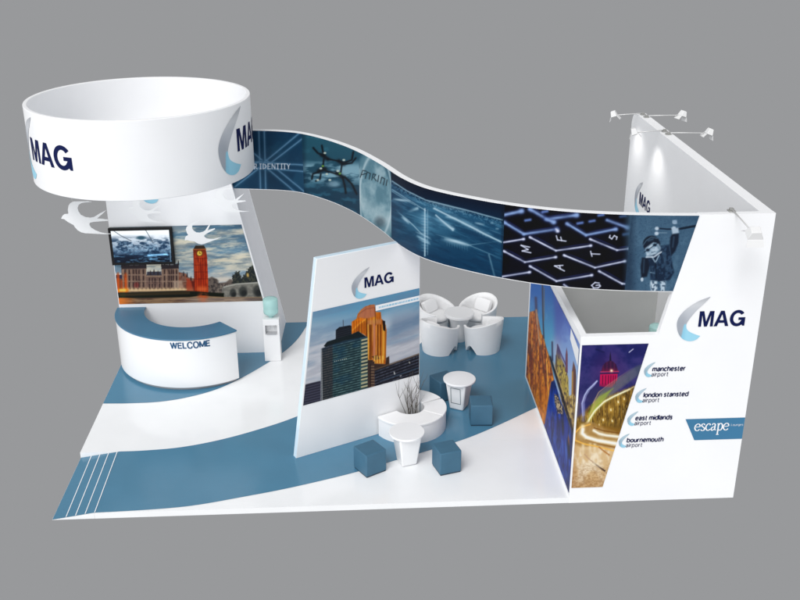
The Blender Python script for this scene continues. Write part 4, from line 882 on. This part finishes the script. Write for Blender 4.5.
def p_flag(k):
    x, y = k.x, k.y; k.c = k.grad(228, 303, (22, 62, 88), (24, 64, 90), 'x'); k.mix(sstep(.45, .7, fbm(x*.05, y*.05, 1))*.35, (44, 98, 126)); k.mix(sstep(140, 130, y)*.3, (12, 42, 74))
    col = (128, 168, 196)
    for pts in (((258.8, 128), (260.8, 195)), ((264.2, 128), (266, 195)), ((262, 164), (302, 131)), ((264, 168), (306, 136)), ((262, 164), (300, 196)), ((266, 160), (306, 193)),
                ((262, 166), (232, 189)), ((258, 162), (226, 184)), ((264, 162.5), (304, 165)), ((264, 168), (304, 171.5)), ((262, 160), (250, 150)), ((226, 163), (262, 162)), ((226, 169), (262, 168))):
        k.soft(pts, .75, col, .8); k.soft(pts, 2.0, (70, 116, 146), .35)
    W = (236, 240, 244)
    def ch(x0, strokes):
        for a, b, w in strokes: k.line([(x0+a[0], 168.8-a[1]), (x0+b[0], 168.8-b[1])], w, W, .95, .5)
    h = 5.0; th = .75; tn = .55
    S = {'I': [((0, 0), (0, h), th), ((-.8, 0), (.8, 0), tn), ((-.8, h), (.8, h), tn)],
         'R': [((0, 0), (0, h), th), ((0, h), (2, h-.4), tn), ((2, h-.4), (2.2, h-2.4), th*.8), ((2.2, h-2.4), (0, h-3.2), tn), ((1, h-3.2), (2.9, 0), th*.8), ((-.7, 0), (.7, 0), tn)],
         'D': [((0, 0), (0, h), th), ((0, h), (2, h-.7), tn), ((2, h-.7), (3, h/2), th), ((3, h/2), (2, .7), th), ((2, .7), (0, 0), tn)],
         'E': [((0, 0), (0, h), th), ((0, h), (2.4, h), tn), ((0, h/2), (2, h/2), tn), ((0, 0), (2.5, 0), tn)],
         'N': [((0, 0), (0, h), tn), ((0, h), (3, 0), th), ((3, 0), (3, h), tn)],
         'T': [((1.4, 0), (1.4, h), th), ((-.2, h), (3, h), tn), ((.6, 0), (2.2, 0), tn)],
         'Y': [((1.5, 0), (1.5, h/2), th), ((1.5, h/2), (0, h), th*.8), ((1.5, h/2), (3, h), tn)]}
    for c_, x0 in (('R', 254.3), ('I', 260.6), ('D', 263.2), ('E', 268), ('N', 272), ('T', 276.4), ('I', 281.6), ('T', 283.2), ('Y', 287)): ch(x0, S[c_])
def p_sky(k):
    x, y = k.x, k.y; k.c = k.grad(135, 205, (44, 92, 108), (26, 62, 82)); n = fbm(x*.05, y*.16, 2, 5)
    k.mix(sstep(158, 168, y)*sstep(190, 176, y)*sstep(.42, .6, n)*.85, (150, 190, 202)); k.mix(sstep(.5, .7, fbm(x*.08, y*.2, 5))*sstep(172, 190, y)*.5, (64, 124, 146)); k.mix(sstep(.55, .7, n)*sstep(160, 145, y)*.3, (70, 140, 156))
    k.mix(sstep(308, 303, x)*.5, (14, 40, 60))
    dk = (14, 20, 26)
    for pts, w in ((((313.5, 148), (318, 153), (325, 156)), 2), (((322, 145.5), (323, 151), (325, 156)), 1.8), (((322, 155), (328, 159)), 4.2), (((324, 159), (323, 168)), 1.6), (((328, 159), (339, 161)), 1.5),
                   (((339, 161), (344, 164)), 4.2), (((344, 163), (352, 160), (353.5, 152)), 1.8), (((346, 164), (352, 163), (356, 158)), 1.6), (((342, 165), (341, 172)), 1.6),
                   (((319, 171), (325, 169)), 4.4), (((319, 172), (313, 174), (312, 179)), 1.8), (((321, 174), (320, 179), (316, 181)), 1.6), (((326, 171), (337, 174)), 1.5),
                   (((337, 173), (343, 177)), 4.6), (((343, 178), (345, 186), (346, 193)), 2), (((345, 177), (352, 184), (357, 194)), 2)):
        k.soft(pts, w*.42+.2, dk, .97)
    for q in ((325, 153), (344, 160), (321, 168.4), (338, 171), (318, 180), (330, 180), (327, 174)): k.ell(q, 1.4, 1., (206, 216, 200), .9, .6)
    for q in ((340, 173.5), (323, 166)): k.ell(q, 1.2, 1., (120, 170, 60), .8, .6)
    k.ell((334, 184), 6, 3, (190, 215, 225), .5, .9)
def p_dome(k):
    x, y = k.x, k.y; k.c = k.grad(155, 240, (44, 88, 106), (52, 104, 120)); n = fbm(x*.10, y*.07, 3, 5)
    m = k.em((376, 197), 17, 45, .16, -.18); k.mix(m*.8, (128, 166, 176)); k.mix(m*sstep(.4, .7, n)*.7, (178, 202, 206)); k.mix(m*sstep(.5, .32, n)*.6, (84, 126, 140))
    r = np.hypot((x-376)/16.5, (y-197)/44); k.mix(np.exp(-((r-.98)/.06)**2)*.7, (206, 224, 226)); k.mix(m*np.exp(-((y-212-(x-376)*.8)/9)**2)*.4, (210, 226, 226)); k.mix(k.em((380, 222), 5, 5, 1)*.6, (70, 84, 92))
    dk = (22, 34, 42)      # the unreadable slanted letters
    for pts in (((360.5, 176.5), (363, 168), (366.5, 169)), ((362, 173.5), (366, 172)), ((365.4, 178), (367.4, 170), (370.6, 172), (369.4, 179)), ((372, 180), (373.4, 172.4), (376, 173.4), (374, 177), (376.4, 181)), ((378, 182), (379, 174.6)), ((380.6, 184), (382, 176.6), (385, 178.6), (383.6, 186)), ((386.4, 187), (387.4, 180))):
        k.soft([(x_, (y_-177)*.8+177.5) for x_, y_ in pts], .5, dk, .85)
def p_net(k):
    x, y = k.x, k.y; k.c = k.grad(170, 280, (4, 26, 48), (8, 58, 88)); t = lambda P_: [(384+a/4.76, 160+b/4.76) for a, b in P_]
    hor = np.interp(x, [391, 408, 426, 447, 468, 503], [180, 191, 200, 206, 210.6, 220]); d_ = y-hor
    k.mix(sstep(-1, 5, d_)*np.exp(-np.maximum(d_, 0)/34)*.75, (44, 104, 138)); k.mix(sstep(0, -14, d_)*.5, (2, 16, 36)); k.mix(sstep(0, 4, d_)*np.exp(-((x-428)/30)**2-((y-222)/18)**2)*.6, (92, 150, 176))
    gr = fbm(x*.06, (y-x*.40)*.5, 4, 5); gm = sstep(1, 6, d_); k.mix(gm*sstep(.48, .75, gr)*.5*np.exp(-np.maximum(d_-8, 0)/26), (112, 164, 190)); k.mix(gm*sstep(.55, .3, fbm(x*.09, (y-x*.3)*.35, 2))*.35, (8, 44, 72))
    k.mix(sstep(-1, 2, d_)*sstep(9, 2, d_)*sstep(.5, .7, noise(x*.9, (y-x*.3)*1.1, 6))*.5, (120, 164, 184))
    L_ = (176, 206, 218)
    for pts, w, a, tp in ((((40, 100), (110, 146), (200, 190), (400, 240), (565, 285)), .7, .75, 0), (((200, 196), (400, 246)), 1.8, .3, 1), (((240, 230), (320, 270), (400, 310), (480, 352), (560, 390)), 1.0, .95, 0), (((300, 262), (420, 318), (520, 372)), 2.6, .35, 1),
                        (((40, 140), (120, 190), (200, 240)), .6, .6, 0), (((40, 150), (150, 215)), .5, .5, 0), (((40, 185), (130, 196)), 1.3, .9, 1), (((60, 240), (120, 290), (180, 350), (230, 380)), .6, .7, 1), (((85, 268), (125, 302)), 1.3, .95, 1), (((110, 248), (160, 230)), 1.6, .85, 2),
                        (((236, 264), (284, 298), (330, 328)), 1.7, .9, 2), (((248, 262), (330, 334)), .8, .9, 0), (((155, 358), (222, 396)), 1.2, .85, 1), (((150, 340), (225, 372)), .8, .6, 1), (((165, 376), (226, 402)), .7, .6, 1), (((285, 374), (345, 388), (405, 406)), 1.5, 1., 1), (((270, 372), (420, 410)), 3.2, .35, 1),
                        (((400, 405), (560, 385)), .5, .5, 3), (((240, 350), (400, 402), (560, 470)), .5, .45, 1), (((500, 450), (528, 555)), .9, .45, 0), (((290, 268), (350, 280)), 1.0, .7, 1), (((430, 298), (482, 308)), 1.1, .6, 1), (((505, 298), (525, 300)), 1., .5, 1), (((530, 326), (550, 328)), 1., .5, 1), (((500, 240+90), (560, 352)), .5, .3, 1)):
        k.soft(t(pts), w, L_, a, tp)
    k.soft(t([(196, 232), (196, 455)]), .9, (206, 226, 234), .8); k.soft(t([(210, 236), (210, 450)]), .4, L_, .5); k.soft(t([(196, 262), (196, 400)]), 5, (120, 170, 192), .35)
    for q in range(262, 440, 14): k.soft(t([(176, q), (214, q+6)]), .5, (206, 224, 232), .28, 1)
    for q in range(430, 500, 14): k.soft(t([(q, 322+(q-430)*.5), (q, 340+(q-430)*.5)]), .4, L_, .25, 1)
    for q in range(300, 400, 12): k.soft(t([(q, 386+(q-300)*.25), (q+2, 412+(q-300)*.25)]), .4, L_, .2, 1)
    k.mix(sstep(500, 503, x)*.4, (6, 20, 34)); k.mix(sstep(250, 285, y)*.3, (4, 40, 66))
def p_keys(k):
    x, y = k.x, k.y; k.fill((4, 5, 12)); e = sstep(630, 600, x)
    E_ = [((504, 215), (522, 211)), ((530, 209), (547, 219), (577, 215)), ((504, 222), (524, 234), (557, 229)), ((502, 242.5), (524, 239)), ((530, 237), (556, 250.5), (591, 245.5)), ((504, 251), (525, 262), (556, 257)),
          ((530, 266), (556.5, 281), (592, 275)), ((502, 276.5), (530, 272)), ((567, 223.5), (586, 235), (616, 229)), ((564, 255), (595, 267.5), (625, 261)), ((590, 239), (617, 250), (629, 248.5)), ((599, 271), (622, 283.5), (630, 284)),
          ((564, 284.5), (572, 290)), ((607, 220), (628, 227.5)), ((546, 219), (554, 222)), ((556, 229), (558, 231))]
    k.mix(sstep(.4, .7, fbm(x*.05, y*.09, 4))*.35, (10, 14, 40)); vary = .55+.55*fbm(x*.09, y*.14, 3, 3)
    for i, pts in enumerate(E_):
        far = float(sstep(236, 214, np.array([pts[0][1]]))[0]); w_ = .92+.8*far; c_ = (232, 238, 255) if far < .6 else (150, 180, 226)
        k.soft(pts, 1.8*w_+.5, (22, 34, 88), .5)
        for q, (p0, p1) in enumerate(zip(pts, pts[1:])):
            if len(pts) > 2: k.soft([(p0[0]+1.2, p0[1]-2.6), (p1[0]+.6, p1[1]-2.6)], .55, (38, 48, 104), .7, 1)
            e = k.segd(p0, p1); k.mix(np.clip(vary, 0, 1)*np.exp(-(e/w_)**2), c_)
        k.soft([pts[-1], (pts[-1][0]-.6, pts[-1][1]+.1)], w_*1.5, c_, .85)
        if len(pts) > 2: k.soft([pts[0], (pts[0][0]+1, pts[0][1]+.6)], w_*1.3, c_, .7)
    for c_ in ((528, 220), (580, 223), (592, 221), (545, 211.5), (601, 215)): k.soft([(c_[0]-2.4, c_[1]+.4), (c_[0]+2.4, c_[1]-.4)], 1.5, (112, 142, 206), .9)
    for c_ in ((623, 216), (626, 234)): k.soft([(c_[0]-2.4, c_[1]+.4), (c_[0]+2.4, c_[1]-.4)], 1.8, (96, 136, 190), .6)
    # the letters lie on their side, tops to the left
    GL = {'M': [((0, 0), (0, 1)), ((0, 1), (.5, .25)), ((.5, .25), (1, 1)), ((1, 1), (1, 0))], 'A': [((0, 0), (.5, 1)), ((.5, 1), (1, 0)), ((.22, .4), (.78, .4))], 'T': [((.5, 0), (.5, 1)), ((0, 1), (1, 1))],
          'F': [((0, 0), (0, 1)), ((0, 1), (.9, 1)), ((0, .5), (.75, .5))], 'S': [((.9, .85), (.4, 1)), ((.4, 1), (.08, .75)), ((.08, .75), (.9, .3)), ((.9, .3), (.6, 0)), ((.6, 0), (.05, .15))],
          'G': [((.95, .8), (.5, 1)), ((.5, 1), (.05, .6)), ((.05, .6), (.2, .1)), ((.2, .1), (.7, 0)), ((.7, 0), (1, .25)), ((1, .25), (.95, .48)), ((.95, .48), (.55, .48))]}
    for ch_, ox, oy, ux, uy, vx, vy in (('M', 531, 252.6, -1.2, -5.6, -8.6, -1.8), ('A', 564.5, 270.8, -1.6, -5.6, -9, -2.2), ('T', 600.6, 256.6, -1.4, -5, -8.6, -.4), ('F', 566, 241, -1.4, -4.6, -8.4, -1.2), ('S', 617.6, 239.6, -1.2, -4.4, -7.6, -.6), ('G', 592, 288.6, 8.6, -1.2, -1.2, -5.6)):
        for a, b in GL[ch_]:
            p0 = (ox+a[0]*ux+a[1]*vx, oy+a[0]*uy+a[1]*vy); p1 = (ox+b[0]*ux+b[1]*vx, oy+b[0]*uy+b[1]*vy); k.soft([p0, p1], .62, (232, 238, 255), .95)
    k.mix(sstep(620, 634, x), (66, 98, 122)); 
def p_child(k):
    x, y = k.x, k.y; n = fbm(x*.12, y*.12, 3, 4); g = fbm(x*.9, y*.9, 5, 3)
    k.fill((72, 104, 128)); k.mix(sstep(.45, .7, n)*.4, (96, 130, 152)); k.mix(sstep(.55, .75, g)*.4, (44, 70, 94)); k.mix(sstep(660, 700, x)*sstep(240, 215, y)*.35, (50, 78, 104))
    tr = lambda P_: [(620+a/7.06, 210+b/7.06) for a, b in P_]
    k.mix(sstep(640, 628, x)*.5, (16, 30, 50))
    k.line(tr([(258, 128), (330, 134), (430, 132), (530, 112)]), 1.6, (28, 42, 60), .9); k.line(tr([(430, 130), (530, 112)]), 2.4, (24, 38, 54), .8); k.line(tr([(250, 160), (330, 160)]), .8, (150, 176, 190), .6)
    for q in ((260, 130), (258, 165), (385, 85), (380, 128)): k.ell(tr([q])[0], 2., 1.8, (210, 226, 236), .9, .7)
    k.poly(tr([(350, 250), (355, 190), (370, 165), (415, 165), (412, 230), (390, 290), (360, 325)]), (26, 38, 56), soft=1.7); k.poly(tr([(362, 125), (410, 125), (415, 160), (370, 168)]), (180, 200, 214), soft=1.7); k.poly(tr([(370, 72), (400, 70), (402, 96), (372, 94)]), (150, 176, 196), soft=1.7)
    k.poly(tr([(155, 335), (200, 340), (215, 380), (190, 470), (150, 478), (145, 400)]), (24, 34, 50), soft=1.7)
    k.poly(tr([(195, 335), (290, 252), (345, 245), (360, 330), (382, 440), (352, 492), (280, 506), (215, 492), (212, 420)]), (28, 46, 68), soft=1.7)
    k.mix(k.pm(tr([(195, 335), (290, 252), (345, 245), (360, 330), (382, 440), (352, 492), (215, 492)]))*sstep(.52, .7, fbm(x*.4, y*.3, 6))*.7, (60, 88, 114))
    k.line(tr([(225, 330), (250, 370), (275, 320)]), 1.2, (170, 195, 210), .8); k.line(tr([(250, 370), (256, 480)]), .7, (12, 20, 34), .8); k.line(tr([(215, 440), (240, 445)]), 1, (150, 180, 196), .7)
    k.poly(tr([(215, 498), (262, 502), (262, 580), (222, 580), (212, 530)]), (196, 214, 224), soft=1.7); k.poly(tr([(282, 504), (322, 500), (318, 580), (288, 580)]), (188, 208, 220), soft=1.7)
    k.mix(k.pm(tr([(215, 498), (322, 500), (318, 580), (222, 580)]))*sstep(.52, .62, noise(x*.8, y*.7, 2))*.8, (60, 84, 106)); k.ell(tr([(155, 490)])[0], 1.4, 2, (205, 220, 230), .9, .5)
    k.ell(tr([(222, 240)])[0], 8.6, 8.4, (26, 38, 54), soft=.15); k.line(tr([(162, 250), (185, 215), (222, 190), (262, 200)]), 1, (96, 126, 146), .6)      # leather flying cap
    k.poly(tr([(178, 270), (235, 228), (272, 240), (288, 272), (270, 306), (215, 322), (186, 325)]), (184, 204, 216), soft=1.7)    # pale face
    fc = k.pm(tr([(178, 270), (235, 228), (272, 240), (288, 272), (270, 306), (215, 322), (186, 325)]), 2); k.mix(fc*sstep(.4, .7, fbm(x*.5, y*.5, 1))*.5, (120, 146, 164)); k.soft(tr([(262, 250), (282, 280), (262, 306)]), 1, (90, 116, 136), .7)
    k.soft(tr([(200, 215), (230, 205)]), 1.2, (70, 98, 120), .7); k.soft(tr([(380, 190), (372, 260)]), .9, (66, 92, 114), .6); k.soft(tr([(170, 350), (165, 440)]), .9, (62, 88, 108), .6); k.soft(tr([(300, 290), (330, 420)]), 1.4, (70, 98, 122), .5); k.soft(tr([(222, 400), (240, 480)]), 1.2, (62, 90, 114), .5)
    for q in ((196, 282), (246, 246)): k.ell(tr([q])[0], 2.7, 2.2, (120, 150, 170), .95, .3); k.ell(tr([q])[0], 1.8, 1.4, (34, 48, 64), .95, .4)   # round goggles
    k.line(tr([(172, 296), (196, 282), (246, 246), (278, 226)]), .8, (30, 44, 62), .8); k.line(tr([(222, 300), (246, 292)]), .8, (90, 112, 132), .8); k.line(tr([(186, 332), (240, 330), (290, 296)]), 1.6, (216, 228, 236), .8)
def strip(name, s0, s1, paint, label, off=.005, dens=115):
    n_ = int((s1-s0)*dens)+2; m_ = 140; a = np.linspace(0, 1, n_)[None, :]; zz = np.linspace(B0+.012, B1-.012, m_)[:, None]*np.ones((1, n_))
    lo_ = np.full_like(zz, max(s0, .012)); hi = np.full_like(zz, s1) if s1 < LEN-.3 else rend(zz)-.012
    s = lo_+(hi-lo_)*a; x_, y_ = at(s); nx, ny = nrm(s); px, py = pic(s.ravel(), zz.ravel()); ink = Ink(px, py); paint(ink)
    keep = ((s > SD+.012) | (zz < D0-.02))[:-1, :-1] & (zz < 9)[1:, 1:]
    o = print_mesh(name, x_+nx*off, y_+ny*off, zz, ink.c*np.array([.97, .97, .99]), ban, n_, m_, gain=.78, keep=keep); o['label'] = label; return o
cuts = [0, sx(303), sx(359.5), sx(391.5), sx(503.5), sx(628), LEN]
for i, (pf, nm, lb) in enumerate(((p_flag, 'flag_print', 'blue flag stripes with the words R IDENTITY'), (p_sky, 'skydivers_print', 'four skydivers linked in a ring over clouds'), (p_dome, 'glass_dome_print', 'pale glass dome with slanted letters'),
                              (p_net, 'light_trails_print', 'deep blue picture with white light streaks'), (p_keys, 'keyboard_print', 'black keyboard with glowing key edges'), (p_child, 'child_pilot_print', 'blue picture of a child in flying goggles holding up a toy plane'))):
    strip(nm, cuts[i], cuts[i+1], pf, lb)

# ------------------------------------------------------------------ arm spotlights
def spot(base, tip, aim, label, wide=.15):
    b = Vector(base); t_ = Vector(tip)-b; o = empty('arm_spotlight', base, label, 'spotlight', 'small floodlights on arms along the kiosk top')
    bm = boxbm(-.05, .05, -.05, .05, 0, .02); box(bm, -.028, .028, -.028, .028, .02, .05); mesh_obj('clamp', bm, M['lampface'], o, bevel=.004)
    bm = bmesh.new(); tube(bm, [(0, 0, .035), (t_.x, t_.y, t_.z+.0)], .011, 8); mesh_obj('arm', bm, M['arm'], o, smooth=True)
    a = (Vector(aim)-Vector(tip)).normalized(); rot = a.to_track_quat('-Z', 'Y').to_matrix()
    bm = bmesh.new(); w = wide/2
    prism(bm, [(-w*.6, -w*.55, .09), (w*.6, -w*.55, .09), (w*.6, w*.55, .09), (-w*.6, w*.55, .09)], [(-w, -w*.8, -.02), (w, -w*.8, -.02), (w, w*.8, -.02), (-w, w*.8, -.02)])
    for v in bm.verts: v.co = rot @ v.co + t_
    hd = mesh_obj('lamp_head', bm, M['lamp'], o, bevel=.006)
    bm = bmesh.new(); box(bm, -w*.86, w*.86, -w*.66, w*.66, -.028, -.0205)
    for v in bm.verts: v.co = rot @ v.co + t_
    mesh_obj('lamp_glass', bm, M['lampface'], o)
    for s_ in (-1, 1):      # hinged flaps
        bm = bmesh.new(); q = [(-w, s_*w*.82, -.02), (w, s_*w*.82, -.02), (w*1.1, s_*w*1.35, -.10), (-w*1.1, s_*w*1.35, -.10)]
        prism(bm, q, [(x, y+s_*.006, z) for x, y, z in q])
        for v in bm.verts: v.co = rot @ v.co + t_
        mesh_obj('flap', bm, M['lamp'], o)
    return o
F = 10.7
spot((F, 6.45, H), (10.10, 6.42, 4.80), (10.62, 6.2, 3.2), 'floodlight on the left of the fin wall top, at its far end')
spot((F, 6.22, H), (11.42, 6.20, 4.83), (10.85, 6.0, 3.2), 'floodlight on the right of the fin wall top, at its far end')
spot((F, 4.98, H), (10.12, 4.98, 4.78), (10.62, 4.9, 3.2), 'floodlight on the left of the fin wall top, nearer the front')
spot((F, 4.76, H), (11.46, 4.74, 4.81), (10.85, 4.7, 3.2), 'floodlight on the right of the fin wall top, nearer the front')
spot((10.20, .12, H), (10.26, -.62, 4.70), (10.3, .1, 3.3), 'floodlight hanging in front of the tall front wall', wide=.22)

# ------------------------------------------------------------------ light
def lamp_spot(loc, aim, power, size=70):
    l = bpy.data.lights.new('lamp_beam', 'SPOT'); l.energy = power; l.spot_size = R(size); l.spot_blend = 1.; l.shadow_soft_size = .12; l.color = (1, .98, .95)
    o = bpy.data.objects.new('lamp_beam', l); C.objects.link(o); o.location = loc; o.rotation_euler = (Vector(aim)-Vector(loc)).to_track_quat('-Z', 'Y').to_euler()
lamp_spot((10.14, 6.40, 4.66), (10.62, 6.1, 3.7), 20, 100)
lamp_spot((10.16, 4.96, 4.66), (10.62, 4.8, 3.6), 22, 100)
def sun(name, d, e, ang, col=(1, 1, 1)):
    l = bpy.data.lights.new(name, 'SUN'); l.energy = e; l.angle = R(ang); l.color = col
    o = bpy.data.objects.new(name, l); C.objects.link(o); o.rotation_euler = Vector(d).to_track_quat('-Z', 'Y').to_euler(); o.location = (-4, -10, 12); return o
sun('key_light', (.30, .56, -.78), 2.05, 30, (1, .992, .98))
sun('front_fill', (.30, 1, -.12), 1.1, 70, (.97, .985, 1))  # added fill sun without a visible source, lifts faces towards the camera
sun('left_fill', (1, .25, -.3), .8, 70, (.97, .985, 1))  # added fill from the left, no seen lamp, brightens fin and side print
sun('right_fill', (-1, .12, -.25), .9, 70, (.97, .985, 1))  # added fill from the right, no seen lamp, lightens shaded right-hand faces

w = bpy.data.worlds.new('World'); bpy.context.scene.world = w; w.use_nodes = True
w.node_tree.nodes['Background'].inputs['Color'].default_value = (*rgb(152, 153, 155), 1); w.node_tree.nodes['Background'].inputs['Strength'].default_value = 1

# ------------------------------------------------------------------ camera
cam = bpy.data.cameras.new('camera'); co = bpy.data.objects.new('camera', cam); C.objects.link(co)
Rm = Matrix(((0.9987077, -0.0506373, -0.0043279), (0.0237026, 0.3887605, 0.9210339), (-0.0449562, -0.9199463, 0.3894584)))
co.matrix_world = Matrix.Translation((4.808957, -13.101053, 9.132954)) @ Rm.transposed().to_4x4()
cam.sensor_width = 36; cam.lens = 986.70/800*36; cam.clip_end = 500
sc = bpy.context.scene; sc.camera = co
sc.view_settings.view_transform = 'Standard'; sc.view_settings.look = 'None'; sc.view_settings.exposure = 0; sc.view_settings.gamma = 1
sc.render.resolution_x = 1024; sc.render.resolution_y = 768
